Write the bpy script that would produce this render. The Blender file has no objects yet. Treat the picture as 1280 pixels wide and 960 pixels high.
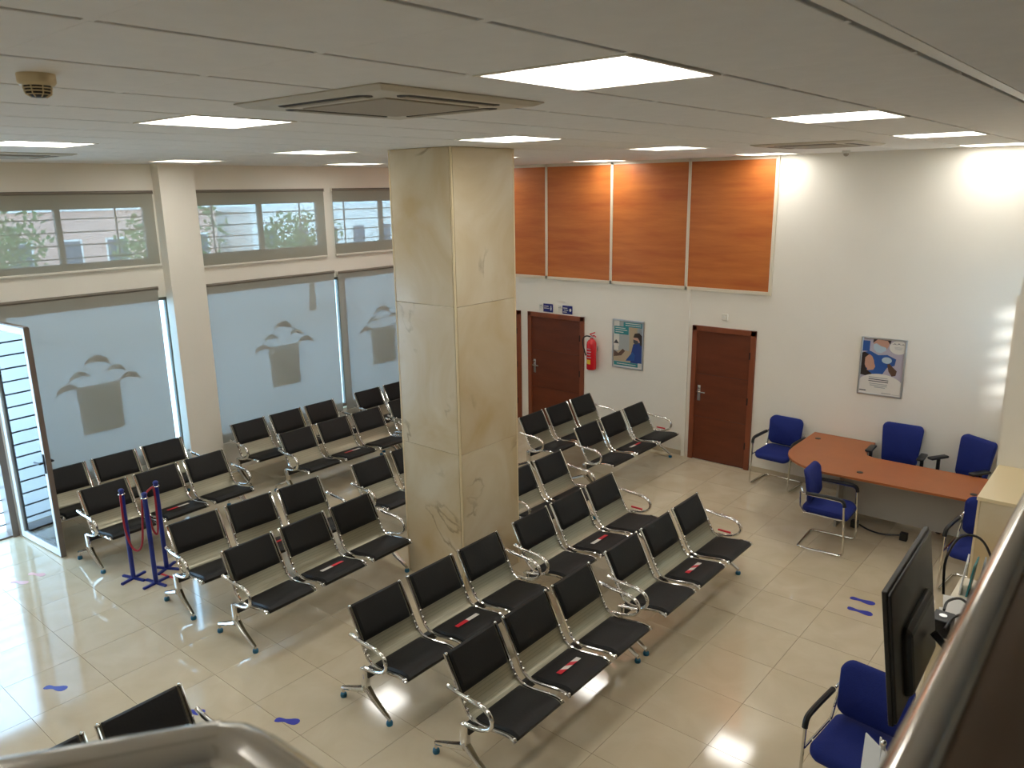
import bpy, bmesh, math, random
from mathutils import Vector, Matrix
random.seed(7)
sc = bpy.context.scene
COL = sc.collection
PI = math.pi

# ------------------------------------------------------------------ camera
cam_d = bpy.data.cameras.new('camera'); cam = bpy.data.objects.new('camera', cam_d); COL.objects.link(cam)
cam_d.sensor_width = 36.0; cam_d.lens = 978.5 / 1280 * 36.0; cam_d.clip_start = 0.02; cam_d.clip_end = 300
FW = Vector((-0.62567024, 0.74172976, -0.24160652)); RT = Vector((0.76669383, 0.6418373, -0.01501484)); UP = Vector((-0.14393513, 0.19463257, 0.97025813))
m = Matrix((RT, UP, -FW)).transposed().to_4x4(); m.translation = Vector((10.11589, -10.17284, 3.92683))
cam.matrix_world = m
cam_d.dof.use_dof = True; cam_d.dof.focus_distance = 8.0; cam_d.dof.aperture_fstop = 7.0
sc.camera = cam
# ------------------------------------------------------------------ world, sun, exposure
w = bpy.data.worlds.new('world'); sc.world = w; w.use_nodes = True
bg = w.node_tree.nodes['Background']; bg.inputs[0].default_value = (0.43, 0.71, 1.0, 1); bg.inputs[1].default_value = 11.0
sun_d = bpy.data.lights.new('sun', 'SUN'); sun = bpy.data.objects.new('sun', sun_d); COL.objects.link(sun)
sun_d.energy = 5.0; sun_d.angle = math.radians(5.0); sun_d.color = (0.96, 0.98, 1.0)
sun.rotation_euler = Vector((-1.0, 0.9, -0.30)).to_track_quat('-Z', 'Y').to_euler()
sun.location = (20, -10, 10)
sc.view_settings.view_transform = 'Standard'; sc.view_settings.look = 'None'
sc.view_settings.exposure = 0.0; sc.view_settings.gamma = 1.0; sc.view_settings.use_curve_mapping = False
LAMP = 14.3
LAMP_COL = (1.0, 0.97, 0.91)
sc.cycles.max_bounces = 16; sc.cycles.diffuse_bounces = 10; sc.cycles.transparent_max_bounces = 16

# ------------------------------------------------------------------ materials
MATS = {}
def srgb(r, g, b):
    f = lambda c: (c / 255 / 12.92) if c / 255 <= 0.04045 else ((c / 255 + 0.055) / 1.055) ** 2.4
    return (f(r), f(g), f(b), 1)
def mat(name, col, rough=0.5, metal=0.0, var=0.0, scale=4.0, bump=0.0, spec=0.5, objvar=0.0, coat=0.0):
    if name in MATS: return MATS[name]
    M = bpy.data.materials.new(name); M.use_nodes = True; nt = M.node_tree; b = nt.nodes['Principled BSDF']
    b.inputs['Base Color'].default_value = col; b.inputs['Roughness'].default_value = rough
    b.inputs['Metallic'].default_value = metal; b.inputs['Specular IOR Level'].default_value = spec
    b.inputs['Coat Weight'].default_value = coat
    if var > 0 or bump > 0:
        tc = nt.nodes.new('ShaderNodeTexCoord'); nz = nt.nodes.new('ShaderNodeTexNoise')
        nz.inputs['Scale'].default_value = scale; nz.inputs['Detail'].default_value = 5
        nt.links.new(tc.outputs['Object'], nz.inputs['Vector'])
        if var > 0:
            rp = nt.nodes.new('ShaderNodeValToRGB')
            rp.color_ramp.elements[0].position = 0.3; rp.color_ramp.elements[1].position = 0.7
            rp.color_ramp.elements[0].color = tuple(c * (1 - var) for c in col[:3]) + (1,)
            rp.color_ramp.elements[1].color = tuple(min(1, c * (1 + var)) for c in col[:3]) + (1,)
            nt.links.new(nz.outputs['Fac'], rp.inputs['Fac']); nt.links.new(rp.outputs['Color'], b.inputs['Base Color'])
        if bump > 0:
            bp = nt.nodes.new('ShaderNodeBump'); bp.inputs['Strength'].default_value = bump; bp.inputs['Distance'].default_value = 0.01
            nt.links.new(nz.outputs['Fac'], bp.inputs['Height']); nt.links.new(bp.outputs['Normal'], b.inputs['Normal'])
    MATS[name] = M
    return M
def node_mat(name):
    M = bpy.data.materials.new(name); M.use_nodes = True; MATS[name] = M
    return M, M.node_tree, M.node_tree.nodes['Principled BSDF']

mat('wall_paint', srgb(236, 231, 219), 0.6, var=0.02, scale=1.2, bump=0.04)
mat('ceiling_tile', srgb(240, 238, 234), 0.85, var=0.02, scale=9, bump=0.15)
mat('ceiling_back', srgb(80, 72, 62), 0.9)
mat('white_metal', srgb(224, 220, 208), 0.35)
mat('ac_plastic', srgb(205, 198, 182), 0.4)
mat('ac_grille', srgb(172, 162, 146), 0.6)
mat('dark_slot', srgb(40, 36, 32), 0.6)
mat('chrome', (0.72, 0.71, 0.68, 1), 0.10, 1.0)
mat('rail_steel', (0.74, 0.71, 0.66, 1), 0.13, 1.0, var=0.06, scale=3)
mat('alu', (0.62, 0.63, 0.64, 1), 0.3, 1.0)
mat('leatherette', srgb(19, 18, 17), 0.55, spec=0.35, bump=0.12, scale=60, var=0.05)
mat('beam_brown', srgb(40, 20, 11), 0.6)
mat('beam_black', srgb(22, 21, 20), 0.45)
mat('glide_blue', srgb(20, 95, 125), 0.4)
mat('tape_red', srgb(200, 25, 45), 0.4)
mat('tape_white', srgb(215, 212, 205), 0.4)
mat('blue_fabric', srgb(7, 30, 108), 0.85, var=0.10, scale=120, bump=0.2)
mat('black_plastic', srgb(24, 24, 25), 0.4)
mat('desk_grey', srgb(162, 160, 154), 0.5)
mat('desk_orange', srgb(158, 90, 45), 0.4, var=0.04, scale=6)
mat('trim_cream', srgb(222, 212, 190), 0.5)
mat('marble_trim', srgb(226, 208, 168), 0.35)
mat('stanchion_blue', srgb(22, 40, 125), 0.35)
mat('rope_red', srgb(150, 22, 40), 0.6)
mat('footprint_blue', srgb(36, 46, 160), 0.45)
mat('footprint_red', srgb(214, 168, 168), 0.45)
mat('sign_blue', srgb(22, 32, 110), 0.4)
mat('ext_red', srgb(200, 22, 32), 0.25)
mat('yellow', srgb(225, 180, 40), 0.4)
mat('paper', srgb(222, 220, 214), 0.6)
mat('teal', srgb(45, 130, 135), 0.4)
mat('door_metal', srgb(234, 237, 240), 0.35)
mat('door_metal_brown', srgb(120, 108, 98), 0.4)
mat('grille_bar', srgb(92, 92, 98), 0.5)
mat('frame_dark', srgb(120, 112, 100), 0.5)
mat('tv_black', srgb(26, 25, 24), 0.35)
mat('mezz_brown', srgb(86, 68, 52), 0.3, var=0.1, scale=5)
mat('mezz_red', srgb(92, 42, 24), 0.3)
mat('out_ground', srgb(222, 220, 216), 0.8, var=0.06, scale=1)
mat('out_pink', srgb(205, 165, 150), 0.8, var=0.05, scale=1)
mat('out_white', srgb(225, 222, 215), 0.8, var=0.03, scale=1)
mat('out_glass', srgb(70, 85, 100), 0.2)
mat('leaf', srgb(84, 112, 62), 0.6, var=0.25, scale=3)
mat('bark', srgb(90, 72, 55), 0.8, var=0.2, scale=6)
mat('art_skin', srgb(196, 150, 128), 0.5); mat('art_hair', srgb(45, 32, 28), 0.5); mat('art_gown', srgb(40, 84, 150), 0.5)
mat('art_gown_dark', srgb(38, 62, 128), 0.5)
mat('art_mask', srgb(176, 196, 206), 0.5); mat('art_grey', srgb(165, 168, 165), 0.5); mat('art_lilac', srgb(178, 170, 182), 0.5)
mat('art_ink', srgb(70, 70, 76), 0.5); mat('art_beige', srgb(180, 160, 130), 0.5); mat('art_brown', srgb(92, 66, 50), 0.5); mat('art_cream', srgb(222, 218, 208), 0.5)

def emission(name, col, st):
    M = bpy.data.materials.new(name); M.use_nodes = True; nt = M.node_tree; nt.nodes.clear()
    o = nt.nodes.new('ShaderNodeOutputMaterial'); e = nt.nodes.new('ShaderNodeEmission')
    e.inputs[0].default_value = tuple(col) + (1,); e.inputs[1].default_value = st
    nt.links.new(e.outputs[0], o.inputs[0]); MATS[name] = M
emission('diffuser', LAMP_COL, LAMP)

# floor porcelain
M, nt, b = node_mat('floor_tile')
tc = nt.nodes.new('ShaderNodeTexCoord'); oi = nt.nodes.new('ShaderNodeObjectInfo')
geo = nt.nodes.new('ShaderNodeNewGeometry'); n1 = nt.nodes.new('ShaderNodeTexNoise'); n1.inputs['Scale'].default_value = 1.6; n1.inputs['Detail'].default_value = 6
n1.inputs['Distortion'].default_value = 0.8
ad = nt.nodes.new('ShaderNodeVectorMath'); ad.operation = 'ADD'; mu = nt.nodes.new('ShaderNodeMath'); mu.operation = 'MULTIPLY'; mu.inputs[1].default_value = 9
nt.links.new(oi.outputs['Random'], mu.inputs[0]); nt.links.new(tc.outputs['Object'], ad.inputs[0]); nt.links.new(mu.outputs[0], ad.inputs[1])
nt.links.new(ad.outputs[0], n1.inputs['Vector'])
rp = nt.nodes.new('ShaderNodeValToRGB'); rp.color_ramp.elements[0].position = 0.25; rp.color_ramp.elements[1].position = 0.75
rp.color_ramp.elements[0].color = srgb(192, 177, 149); rp.color_ramp.elements[1].color = srgb(204, 191, 166)
nt.links.new(n1.outputs['Fac'], rp.inputs['Fac']); nt.links.new(rp.outputs['Color'], b.inputs['Base Color'])
b.inputs['Roughness'].default_value = 0.085; b.inputs['Specular IOR Level'].default_value = 0.85
mat('grout', srgb(150, 136, 112), 0.7)

# marble cladding
M, nt, b = node_mat('marble')
tc = nt.nodes.new('ShaderNodeTexCoord'); oi = nt.nodes.new('ShaderNodeObjectInfo'); mu = nt.nodes.new('ShaderNodeMath'); mu.operation = 'MULTIPLY'; mu.inputs[1].default_value = 17
ad = nt.nodes.new('ShaderNodeVectorMath'); ad.operation = 'ADD'
nt.links.new(oi.outputs['Random'], mu.inputs[0]); nt.links.new(tc.outputs['Object'], ad.inputs[0]); nt.links.new(mu.outputs[0], ad.inputs[1])
n1 = nt.nodes.new('ShaderNodeTexNoise'); n1.inputs['Scale'].default_value = 1.1; n1.inputs['Detail'].default_value = 7; n1.inputs['Distortion'].default_value = 1.2
nt.links.new(ad.outputs[0], n1.inputs['Vector'])
rp = nt.nodes.new('ShaderNodeValToRGB'); rp.color_ramp.elements[0].position = 0.28; rp.color_ramp.elements[1].position = 0.72
rp.color_ramp.elements[0].color = srgb(196, 172, 130); rp.color_ramp.elements[1].color = srgb(216, 204, 178)
nt.links.new(n1.outputs['Fac'], rp.inputs['Fac'])
n2 = nt.nodes.new('ShaderNodeTexNoise'); n2.inputs['Scale'].default_value = 0.9; n2.inputs['Detail'].default_value = 9; n2.inputs['Distortion'].default_value = 0.6
nt.links.new(ad.outputs[0], n2.inputs['Vector'])
rv = nt.nodes.new('ShaderNodeValToRGB'); e = rv.color_ramp.elements
e[0].position = 0.488; e[0].color = (0, 0, 0, 1); e[1].position = 0.512; e[1].color = (0, 0, 0, 1)
x = e.new(0.5); x.color = (0.55, 0.55, 0.55, 1)
nt.links.new(n2.outputs['Fac'], rv.inputs['Fac'])
n3 = nt.nodes.new('ShaderNodeTexNoise'); n3.inputs['Scale'].default_value = 1.7; nt.links.new(ad.outputs[0], n3.inputs['Vector'])
mr = nt.nodes.new('ShaderNodeMapRange'); mr.inputs[1].default_value = 0.52; mr.inputs[2].default_value = 0.64
nt.links.new(n3.outputs['Fac'], mr.inputs[0])
mm = nt.nodes.new('ShaderNodeMath'); mm.operation = 'MULTIPLY'; nt.links.new(rv.outputs['Color'], mm.inputs[0]); nt.links.new(mr.outputs[0], mm.inputs[1])
mx = nt.nodes.new('ShaderNodeMix'); mx.data_type = 'RGBA'; nt.links.new(mm.outputs[0], mx.inputs[0]); nt.links.new(rp.outputs['Color'], mx.inputs[6]); mx.inputs[7].default_value = srgb(105, 85, 65)
nt.links.new(mx.outputs[2], b.inputs['Base Color']); b.inputs['Roughness'].default_value = 0.22

def wood(name, ca, cb, rough, sx, sz, rep=3.0):
    M, nt, b = node_mat(name)
    tc = nt.nodes.new('ShaderNodeTexCoord'); mp = nt.nodes.new('ShaderNodeMapping'); mp.inputs['Scale'].default_value = (sx, 1, sz)
    oi = nt.nodes.new('ShaderNodeObjectInfo'); ad = nt.nodes.new('ShaderNodeVectorMath'); ad.operation = 'ADD'; mu = nt.nodes.new('ShaderNodeMath'); mu.operation = 'MULTIPLY'; mu.inputs[1].default_value = 5
    nt.links.new(oi.outputs['Random'], mu.inputs[0]); nt.links.new(tc.outputs['Object'], ad.inputs[0]); nt.links.new(mu.outputs[0], ad.inputs[1])
    nt.links.new(ad.outputs[0], mp.inputs['Vector'])
    n1 = nt.nodes.new('ShaderNodeTexNoise'); n1.inputs['Scale'].default_value = rep; n1.inputs['Detail'].default_value = 6; n1.inputs['Roughness'].default_value = 0.6
    nt.links.new(mp.outputs[0], n1.inputs['Vector'])
    rp = nt.nodes.new('ShaderNodeValToRGB'); rp.color_ramp.elements[0].position = 0.3; rp.color_ramp.elements[1].position = 0.72
    rp.color_ramp.elements[0].color = ca; rp.color_ramp.elements[1].color = cb
    nt.links.new(n1.outputs['Fac'], rp.inputs['Fac']); nt.links.new(rp.outputs['Color'], b.inputs['Base Color']); b.inputs['Roughness'].default_value = rough
wood('panel_wood', srgb(176, 92, 40), srgb(204, 122, 56), 0.38, 0.35, 3.0)
wood('door_wood', srgb(92, 42, 19), srgb(110, 52, 26), 0.4, 0.5, 2.5)
wood('door_frame_wood', srgb(120, 60, 34), srgb(140, 74, 44), 0.4, 2, 0.5)

# perforated steel of the bench seats
M, nt, b = node_mat('seat_steel')
tc = nt.nodes.new('ShaderNodeTexCoord'); vo = nt.nodes.new('ShaderNodeTexVoronoi'); vo.inputs['Scale'].default_value = 90; vo.inputs['Randomness'].default_value = 0.0
nt.links.new(tc.outputs['Object'], vo.inputs['Vector'])
rp = nt.nodes.new('ShaderNodeValToRGB'); rp.color_ramp.elements[0].position = 0.22; rp.color_ramp.elements[1].position = 0.34
rp.color_ramp.elements[0].color = srgb(118, 114, 96); rp.color_ramp.elements[1].color = srgb(146, 142, 124)
nt.links.new(vo.outputs['Distance'], rp.inputs['Fac']); nt.links.new(rp.outputs['Color'], b.inputs['Base Color'])
b.inputs['Metallic'].default_value = 0.75; b.inputs['Roughness'].default_value = 0.34

def glass_mat(name, tint, refl):
    M = bpy.data.materials.new(name); M.use_nodes = True; nt = M.node_tree; nt.nodes.clear(); MATS[name] = M
    o = nt.nodes.new('ShaderNodeOutputMaterial'); t = nt.nodes.new('ShaderNodeBsdfTransparent'); t.inputs[0].default_value = tint
    g = nt.nodes.new('ShaderNodeBsdfGlossy'); g.inputs['Roughness'].default_value = 0.03
    fr = nt.nodes.new('ShaderNodeFresnel'); fr.inputs['IOR'].default_value = refl
    mx = nt.nodes.new('ShaderNodeMixShader'); nt.links.new(fr.outputs[0], mx.inputs[0]); nt.links.new(t.outputs[0], mx.inputs[1]); nt.links.new(g.outputs[0], mx.inputs[2])
    nt.links.new(mx.outputs[0], o.inputs[0])
glass_mat('glass', (0.93, 0.97, 0.98, 1), 1.45)
glass_mat('door_glass', (0.88, 0.95, 0.97, 1), 1.9)
def blind_mat(name, col, tcol, see, trl):
    M = bpy.data.materials.new(name); M.use_nodes = True; nt = M.node_tree; nt.nodes.clear(); MATS[name] = M
    o = nt.nodes.new('ShaderNodeOutputMaterial'); d = nt.nodes.new('ShaderNodeBsdfDiffuse'); d.inputs[0].default_value = col
    t = nt.nodes.new('ShaderNodeBsdfTranslucent'); t.inputs[0].default_value = tcol
    tr = nt.nodes.new('ShaderNodeBsdfTransparent')
    m1 = nt.nodes.new('ShaderNodeMixShader'); m1.inputs[0].default_value = trl; nt.links.new(d.outputs[0], m1.inputs[1]); nt.links.new(t.outputs[0], m1.inputs[2])
    m2 = nt.nodes.new('ShaderNodeMixShader'); m2.inputs[0].default_value = see; nt.links.new(m1.outputs[0], m2.inputs[1]); nt.links.new(tr.outputs[0], m2.inputs[2])
    nt.links.new(m2.outputs[0], o.inputs[0])
blind_mat('blind_upper', srgb(160, 157, 144), srgb(215, 198, 176), 0.14, 0.035)
blind_mat('blind_lower', srgb(158, 156, 146), srgb(216, 186, 162), 0.034, 0.052)

def film_mat(name, col, see):
    M = bpy.data.materials.new(name); M.use_nodes = True; nt = M.node_tree; nt.nodes.clear(); MATS[name] = M
    o = nt.nodes.new('ShaderNodeOutputMaterial'); d = nt.nodes.new('ShaderNodeBsdfTranslucent'); d.inputs[0].default_value = col
    tr = nt.nodes.new('ShaderNodeBsdfTransparent'); m2 = nt.nodes.new('ShaderNodeMixShader'); m2.inputs[0].default_value = see
    nt.links.new(d.outputs[0], m2.inputs[1]); nt.links.new(tr.outputs[0], m2.inputs[2]); nt.links.new(m2.outputs[0], o.inputs[0])
film_mat('decal_grey', srgb(150, 140, 110), 0.35); film_mat('decal_leaf', srgb(60, 66, 74), 0.05); film_mat('decal_leaf_green', srgb(100, 120, 100), 0.25)

# ------------------------------------------------------------------ mesh helpers
def obj(name, bm, m, parent=None, smooth=False):
    me = bpy.data.meshes.new(name)
    bmesh.ops.recalc_face_normals(bm, faces=bm.faces)
    if smooth:
        for f in bm.faces: f.smooth = True
        for e in bm.edges:
            if len(e.link_faces) == 2 and e.calc_face_angle(0) > 0.7: e.smooth = False
    bm.to_mesh(me); bm.free()
    me.materials.append(MATS[m])
    o = bpy.data.objects.new(name, me); COL.objects.link(o)
    if parent: o.parent = parent
    return o
def tag(o, label, cat, group=None):
    o['label'] = label; o['category'] = cat
    if group: o['group'] = group
    return o
def thing(name, label, cat, loc=(0, 0, 0), rz=0, group=None):
    o = bpy.data.objects.new(name, None); o.empty_display_size = 0.1; COL.objects.link(o)
    o.location = loc; o.rotation_euler = (0, 0, rz)
    return tag(o, label, cat, group)
def struct(name, bm, m, parent=None, smooth=False):
    o = obj(name, bm, m, parent, smooth)
    if parent is None: o['kind'] = 'structure'
    return o
def BM(): return bmesh.new()
def box(bm, x0, x1, y0, y1, z0, z1, bev=0.0, seg=2):
    r = bmesh.ops.create_cube(bm, size=1.0)
    vs = r['verts']
    for v in vs:
        v.co = Vector(((x0 + x1) / 2 + v.co.x * (x1 - x0), (y0 + y1) / 2 + v.co.y * (y1 - y0), (z0 + z1) / 2 + v.co.z * (z1 - z0)))
    if bev > 0:
        es = list({e for v in vs for e in v.link_edges})
        bmesh.ops.bevel(bm, geom=es, offset=bev, segments=seg, affect='EDGES', profile=0.5)
    return bm
def bx(*a, **k): return box(BM(), *a, **k)
def tube(bm, pts, r, n=8, closed=False, flat=1.0, flat_axis=None):
    pts = [Vector(p) for p in pts]; N = len(pts); rings = []
    up = None
    for i, p in enumerate(pts):
        if closed: d = pts[(i + 1) % N] - pts[i - 1]
        else: d = pts[min(i + 1, N - 1)] - pts[max(i - 1, 0)]
        d.normalize()
        if up is None:
            up = Vector((0, 0, 1)) if abs(d.z) < 0.9 else Vector((1, 0, 0))
        a = d.cross(up)
        if a.length < 1e-4: a = d.cross(Vector((0, 1, 0)))
        a.normalize(); up = a.cross(d).normalized()
        rr = r[i] if isinstance(r, (list, tuple)) else r
        rings.append([bm.verts.new(p + (a * math.cos(2 * PI * k / n) + up * math.sin(2 * PI * k / n) * flat) * rr) for k in range(n)])
    for i in range(N if closed else N - 1):
        A = rings[i]; B = rings[(i + 1) % N]
        for k in range(n): bm.faces.new((A[k], A[(k + 1) % n], B[(k + 1) % n], B[k]))
    if not closed:
        bm.faces.new(rings[0][::-1]); bm.faces.new(rings[-1])
    return bm
def smooth_path(pts, k=4):
    pts = [Vector(p) for p in pts]; out = []
    for i in range(len(pts) - 1):
        p0 = pts[max(i - 1, 0)]; p1 = pts[i]; p2 = pts[i + 1]; p3 = pts[min(i + 2, len(pts) - 1)]
        for j in range(k):
            t = j / k
            out.append(0.5 * ((2 * p1) + (p2 - p0) * t + (2 * p0 - 5 * p1 + 4 * p2 - p3) * t * t + (3 * p1 - p0 - 3 * p2 + p3) * t ** 3))
    out.append(pts[-1]); return out
def lathe(bm, prof, n=16, c=(0, 0, 0), axis='Z'):
    rings = []
    for r, z in prof:
        ring = []
        for k in range(n):
            a = 2 * PI * k / n; x, y = r * math.cos(a), r * math.sin(a)
            if axis == 'Z': co = (c[0] + x, c[1] + y, c[2] + z)
            elif axis == 'Y': co = (c[0] + x, c[1] + z, c[2] + y)
            else: co = (c[0] + z, c[1] + x, c[2] + y)
            ring.append(bm.verts.new(co))
        rings.append(ring)
    for i in range(len(rings) - 1):
        for k in range(n): bm.faces.new((rings[i][k], rings[i][(k + 1) % n], rings[i + 1][(k + 1) % n], rings[i + 1][k]))
    bm.faces.new(rings[0][::-1]); bm.faces.new(rings[-1])
    return bm
def ball(bm, c, r, u=8, v=6):
    return lathe(bm, [(max(r * math.sin(PI * i / v), r * 0.06), -r * math.cos(PI * i / v)) for i in range(v + 1)], u, c)
def prism(bm, pts, z0, z1):
    """polygon in XY extruded z0..z1"""
    a = [bm.verts.new((x, y, z0)) for x, y in pts]; b = [bm.verts.new((x, y, z1)) for x, y in pts]
    n = len(pts)
    bm.faces.new(a[::-1]); bm.faces.new(b)
    for i in range(n): bm.faces.new((a[i], a[(i + 1) % n], b[(i + 1) % n], b[i]))
    return bm
def prism_y(bm, pts, y0, y1):
    """polygon in XZ extruded y0..y1"""
    a = [bm.verts.new((x, y0, z)) for x, z in pts]; b = [bm.verts.new((x, y1, z)) for x, z in pts]
    n = len(pts)
    bm.faces.new(a[::-1]); bm.faces.new(b)
    for i in range(n): bm.faces.new((a[i], a[(i + 1) % n], b[(i + 1) % n], b[i]))
    return bm
def ellipse(cx, cz, rx, rz, n=20, a0=0, a1=2 * PI):
    full = abs(a1 - a0 - 2 * PI) < 1e-6
    return [(cx + rx * math.cos(a0 + (a1 - a0) * i / (n if full else n - 1)), cz + rz * math.sin(a0 + (a1 - a0) * i / (n if full else n - 1))) for i in range(n)]
def copy_tree(o, parent=None):
    c = o.copy(); COL.objects.link(c); c.parent = parent
    for ch in list(o.children): copy_tree(ch, c)
    return c

# ================================================================== SETTING
H = 4.30
# ---- floor and its tiles
fl = struct('floor', bx(-0.3, 13.0, -14.0, 0.3, -0.25, -0.004), 'grout')
xe = [0.0] + [0.231 + 0.6 * i for i in range(17)]
ye = [-9.767 + 0.6 * i for i in range(17)] + [0.0]
tile_me = None
for i in range(len(xe) - 1):
    for j in range(len(ye) - 1):
        if tile_me is None:
            t = obj('floor_tile', bx(-0.5, 0.5, -0.5, 0.5, -0.006, 0.0), 'floor_tile', fl); tile_me = t.data
        else:
            t = bpy.data.objects.new('floor_tile', tile_me); COL.objects.link(t); t.parent = fl
        t.location = ((xe[i] + xe[i + 1]) / 2, (ye[j] + ye[j + 1]) / 2, 0)
        t.scale = (xe[i + 1] - xe[i] - 0.003, ye[j + 1] - ye[j] - 0.003, 1)
# paving beyond the tiles picked out singly
bm = BM(); box(bm, 0, 9.83, -14, -9.77, -0.006, 0.0); box(bm, 9.834, 13, -14, 0, -0.006, 0.0)
o = obj('floor_tile', bm, 'floor_tile', fl); o['kind'] = 'stuff'

# ---- ceiling
g = 0.615
cX = [0.22 + g * i for i in range(16)]; cY = [-10.57 + g * j for j in range(18)]
ce = struct('ceiling', bx(-0.3, 13.0, -14.0, 0.3, H + 0.035, H + 0.3), 'ceiling_back')
LX = {1, 5, 9, 13}; LY = {0, 4, 8, 12, 16}
tile_me = None
for i in range(15):
    for j in range(17):
        if i in LX and j in LY: continue
        if tile_me is None:
            t = obj('ceiling_panel', bx(-g / 2 + 0.011, g / 2 - 0.011, -g / 2 + 0.0012, g / 2 - 0.0012, 0, 0.018, bev=0.002, seg=1), 'ceiling_tile', ce); tile_me = t.data
        else:
            t = bpy.data.objects.new('ceiling_panel', tile_me); COL.objects.link(t); t.parent = ce
        t.location = ((cX[i] + cX[i + 1]) / 2, (cY[j] + cY[j + 1]) / 2, H)
for j in range(18):   # cross tees bridge the long grooves at each joint
    o = obj('cross_tee', bx(0.22, 9.445, cY[j] - 0.014, cY[j] + 0.014, H + 0.0006, H + 0.034), 'ceiling_tile', ce)
obj('border_strip', bx(0.0, 0.214, -14, 0, H, H + 0.03), 'ceiling_tile', ce)
obj('border_strip', bx(0.226, 9.43, -0.112, 0, H, H + 0.03), 'ceiling_tile', ce)
obj('border_strip', bx(0.226, 9.43, -14, -10.575, H, H + 0.03), 'ceiling_tile', ce)
obj('plain_panel', bx(9.515, 13, -14, 0, H - 0.005, H + 0.03), 'ceiling_tile', ce)
obj('edge_profile', bx(9.458, 9.505, -14, 0, H - 0.002, H + 0.02), 'white_metal', ce)

# ---- back wall
wb = struct('wall_back', bx(-0.3, 13.0, 0.0, 0.25, 0, H + 0.03), 'wall_paint')
# step strip where the wall changes thickness
struct('trim_1', bx(4.845, 4.90, -0.022, 0, 0.0, 2.50), 'wall_paint')
bm = BM()
for a, c in ((1.77, 1.91), (3.07, 4.845), (5.92, 9.0)): box(bm, a, c, -0.012, 0, 0, 0.075)
struct('baseboard_back', bm, 'floor_tile')
# wood panelling
px = [0.0, 1.10, 2.33, 3.56, 4.83, 6.06]
pan = thing('wall_panelling', 'orange wood panelling in cream strips high on the back wall', 'panelling', (0, 0, 2.5))
for i in range(5):
    x0, x1 = px[i] + 0.018, px[i + 1] - 0.018
    o = obj('wood_panel', bx(-(x1 - x0) / 2, (x1 - x0) / 2, -0.022, 0, 0.045, 1.755), 'panel_wood', pan); o.location = ((x0 + x1) / 2, 0, 0)
for x in px[1:]: obj('upright_strip', bx(x - 0.02, x + 0.02, -0.034, 0, 0.0, 1.80), 'trim_cream', pan)
obj('bottom_strip', bx(0, 6.04, -0.034, 0, 0.0, 0.045), 'trim_cream', pan)
obj('top_strip', bx(0, 6.04, -0.034, 0, 1.755, 1.80), 'trim_cream', pan)

# ---- doors in the back wall
def door(n, x0, x1, h, handle=True):
    f = BM(); ft = 0.075
    box(f, x0, x0 + ft, -0.03, 0.02, 0, h, bev=0.006); box(f, x1 - ft, x1, -0.03, 0.02, 0, h, bev=0.006); box(f, x0, x1, -0.03, 0.02, h - ft, h, bev=0.006)
    d = struct('door_%d' % n, f, 'door_frame_wood')
    a, b_ = x0 + ft, x1 - ft
    obj('door_core', bx(a, b_, -0.004, 0.016, 0.006, h - ft), 'beam_brown', d)
    zs = [0.01, 0.66, 1.30, h - ft]
    for k in range(3):
        obj('door_board', bx(a + 0.002, b_ - 0.002, -0.012, -0.0042, zs[k] + 0.002, zs[k + 1] - 0.002, bev=0.003, seg=1), 'door_wood', d)
    if handle:
        hp = obj('handle_plate', bx(a + 0.04, a + 0.085, -0.018, -0.012, 0.90, 1.13, bev=0.002), 'alu', d)
        bm = BM(); tube(bm, [(a + 0.062, -0.015, 1.04), (a + 0.062, -0.06, 1.04)], 0.009, 8); tube(bm, [(a + 0.055, -0.06, 1.04), (a + 0.18, -0.06, 1.035)], 0.01, 8)
        obj('handle', bm, 'chrome', hp, True)
        bm = BM(); lathe(bm, [(0.02, 0), (0.02, -0.012), (0.012, -0.016)], 12, (a + 0.062, -0.018, 1.10), 'Y'); obj('lock_rose', bm, 'chrome', hp, True)
    for z in (0.35, 1.0, h - 0.35):
        obj('hinge', bx(b_ - 0.008, b_ + 0.012, -0.036, -0.012, z - 0.05, z + 0.05, bev=0.003), 'beam_brown', d)
door(1, 0.75, 1.76, 1.93, True)
door(2, 1.92, 3.065, 1.935)
door(3, 4.96, 5.91, 2.0)

# ---- window wall X=0
ZU0, ZU1, ZL0, ZL1 = 3.08, 3.82, 0.48, 2.62
UW = [(-9.3, -7.6), (-7.45, -5.30), (-4.70, -2.62), (-2.42, -0.35)]
LW = [(-7.30, -5.16), (-4.72, -2.33), (-2.29, -0.35)]
DOOR = (-9.35, -7.36); DZ = 2.66
bm = BM()
def wallbox(y0, y1, z0, z1): box(bm, -0.22, 0.0, y0, y1, z0, z1)
wallbox(-14, 0.0, ZU1, H + 0.03)
wallbox(-14, 0.0, 2.66, ZU0)
wallbox(-14, DOOR[0], 0, 2.66)
ys = [-14] + [v for p in UW for v in p] + [0.0]
for k in range(0, len(ys), 2): wallbox(ys[k], ys[k + 1], ZU0, ZU1)
ys = [DOOR[1]] + [v for p in LW for v in p] + [0.0]
for k in range(0, len(ys), 2): wallbox(ys[k], ys[k + 1], 0, 2.66)
for a, c in LW: wallbox(a, c, 0, ZL0); wallbox(a, c, ZL1, 2.66)
wl = struct('wall_left', bm, 'wall_paint')
struct('wall_column', bx(0.0, 0.18, -5.22, -4.745, 0, H), 'wall_paint')
wn = 0
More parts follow.
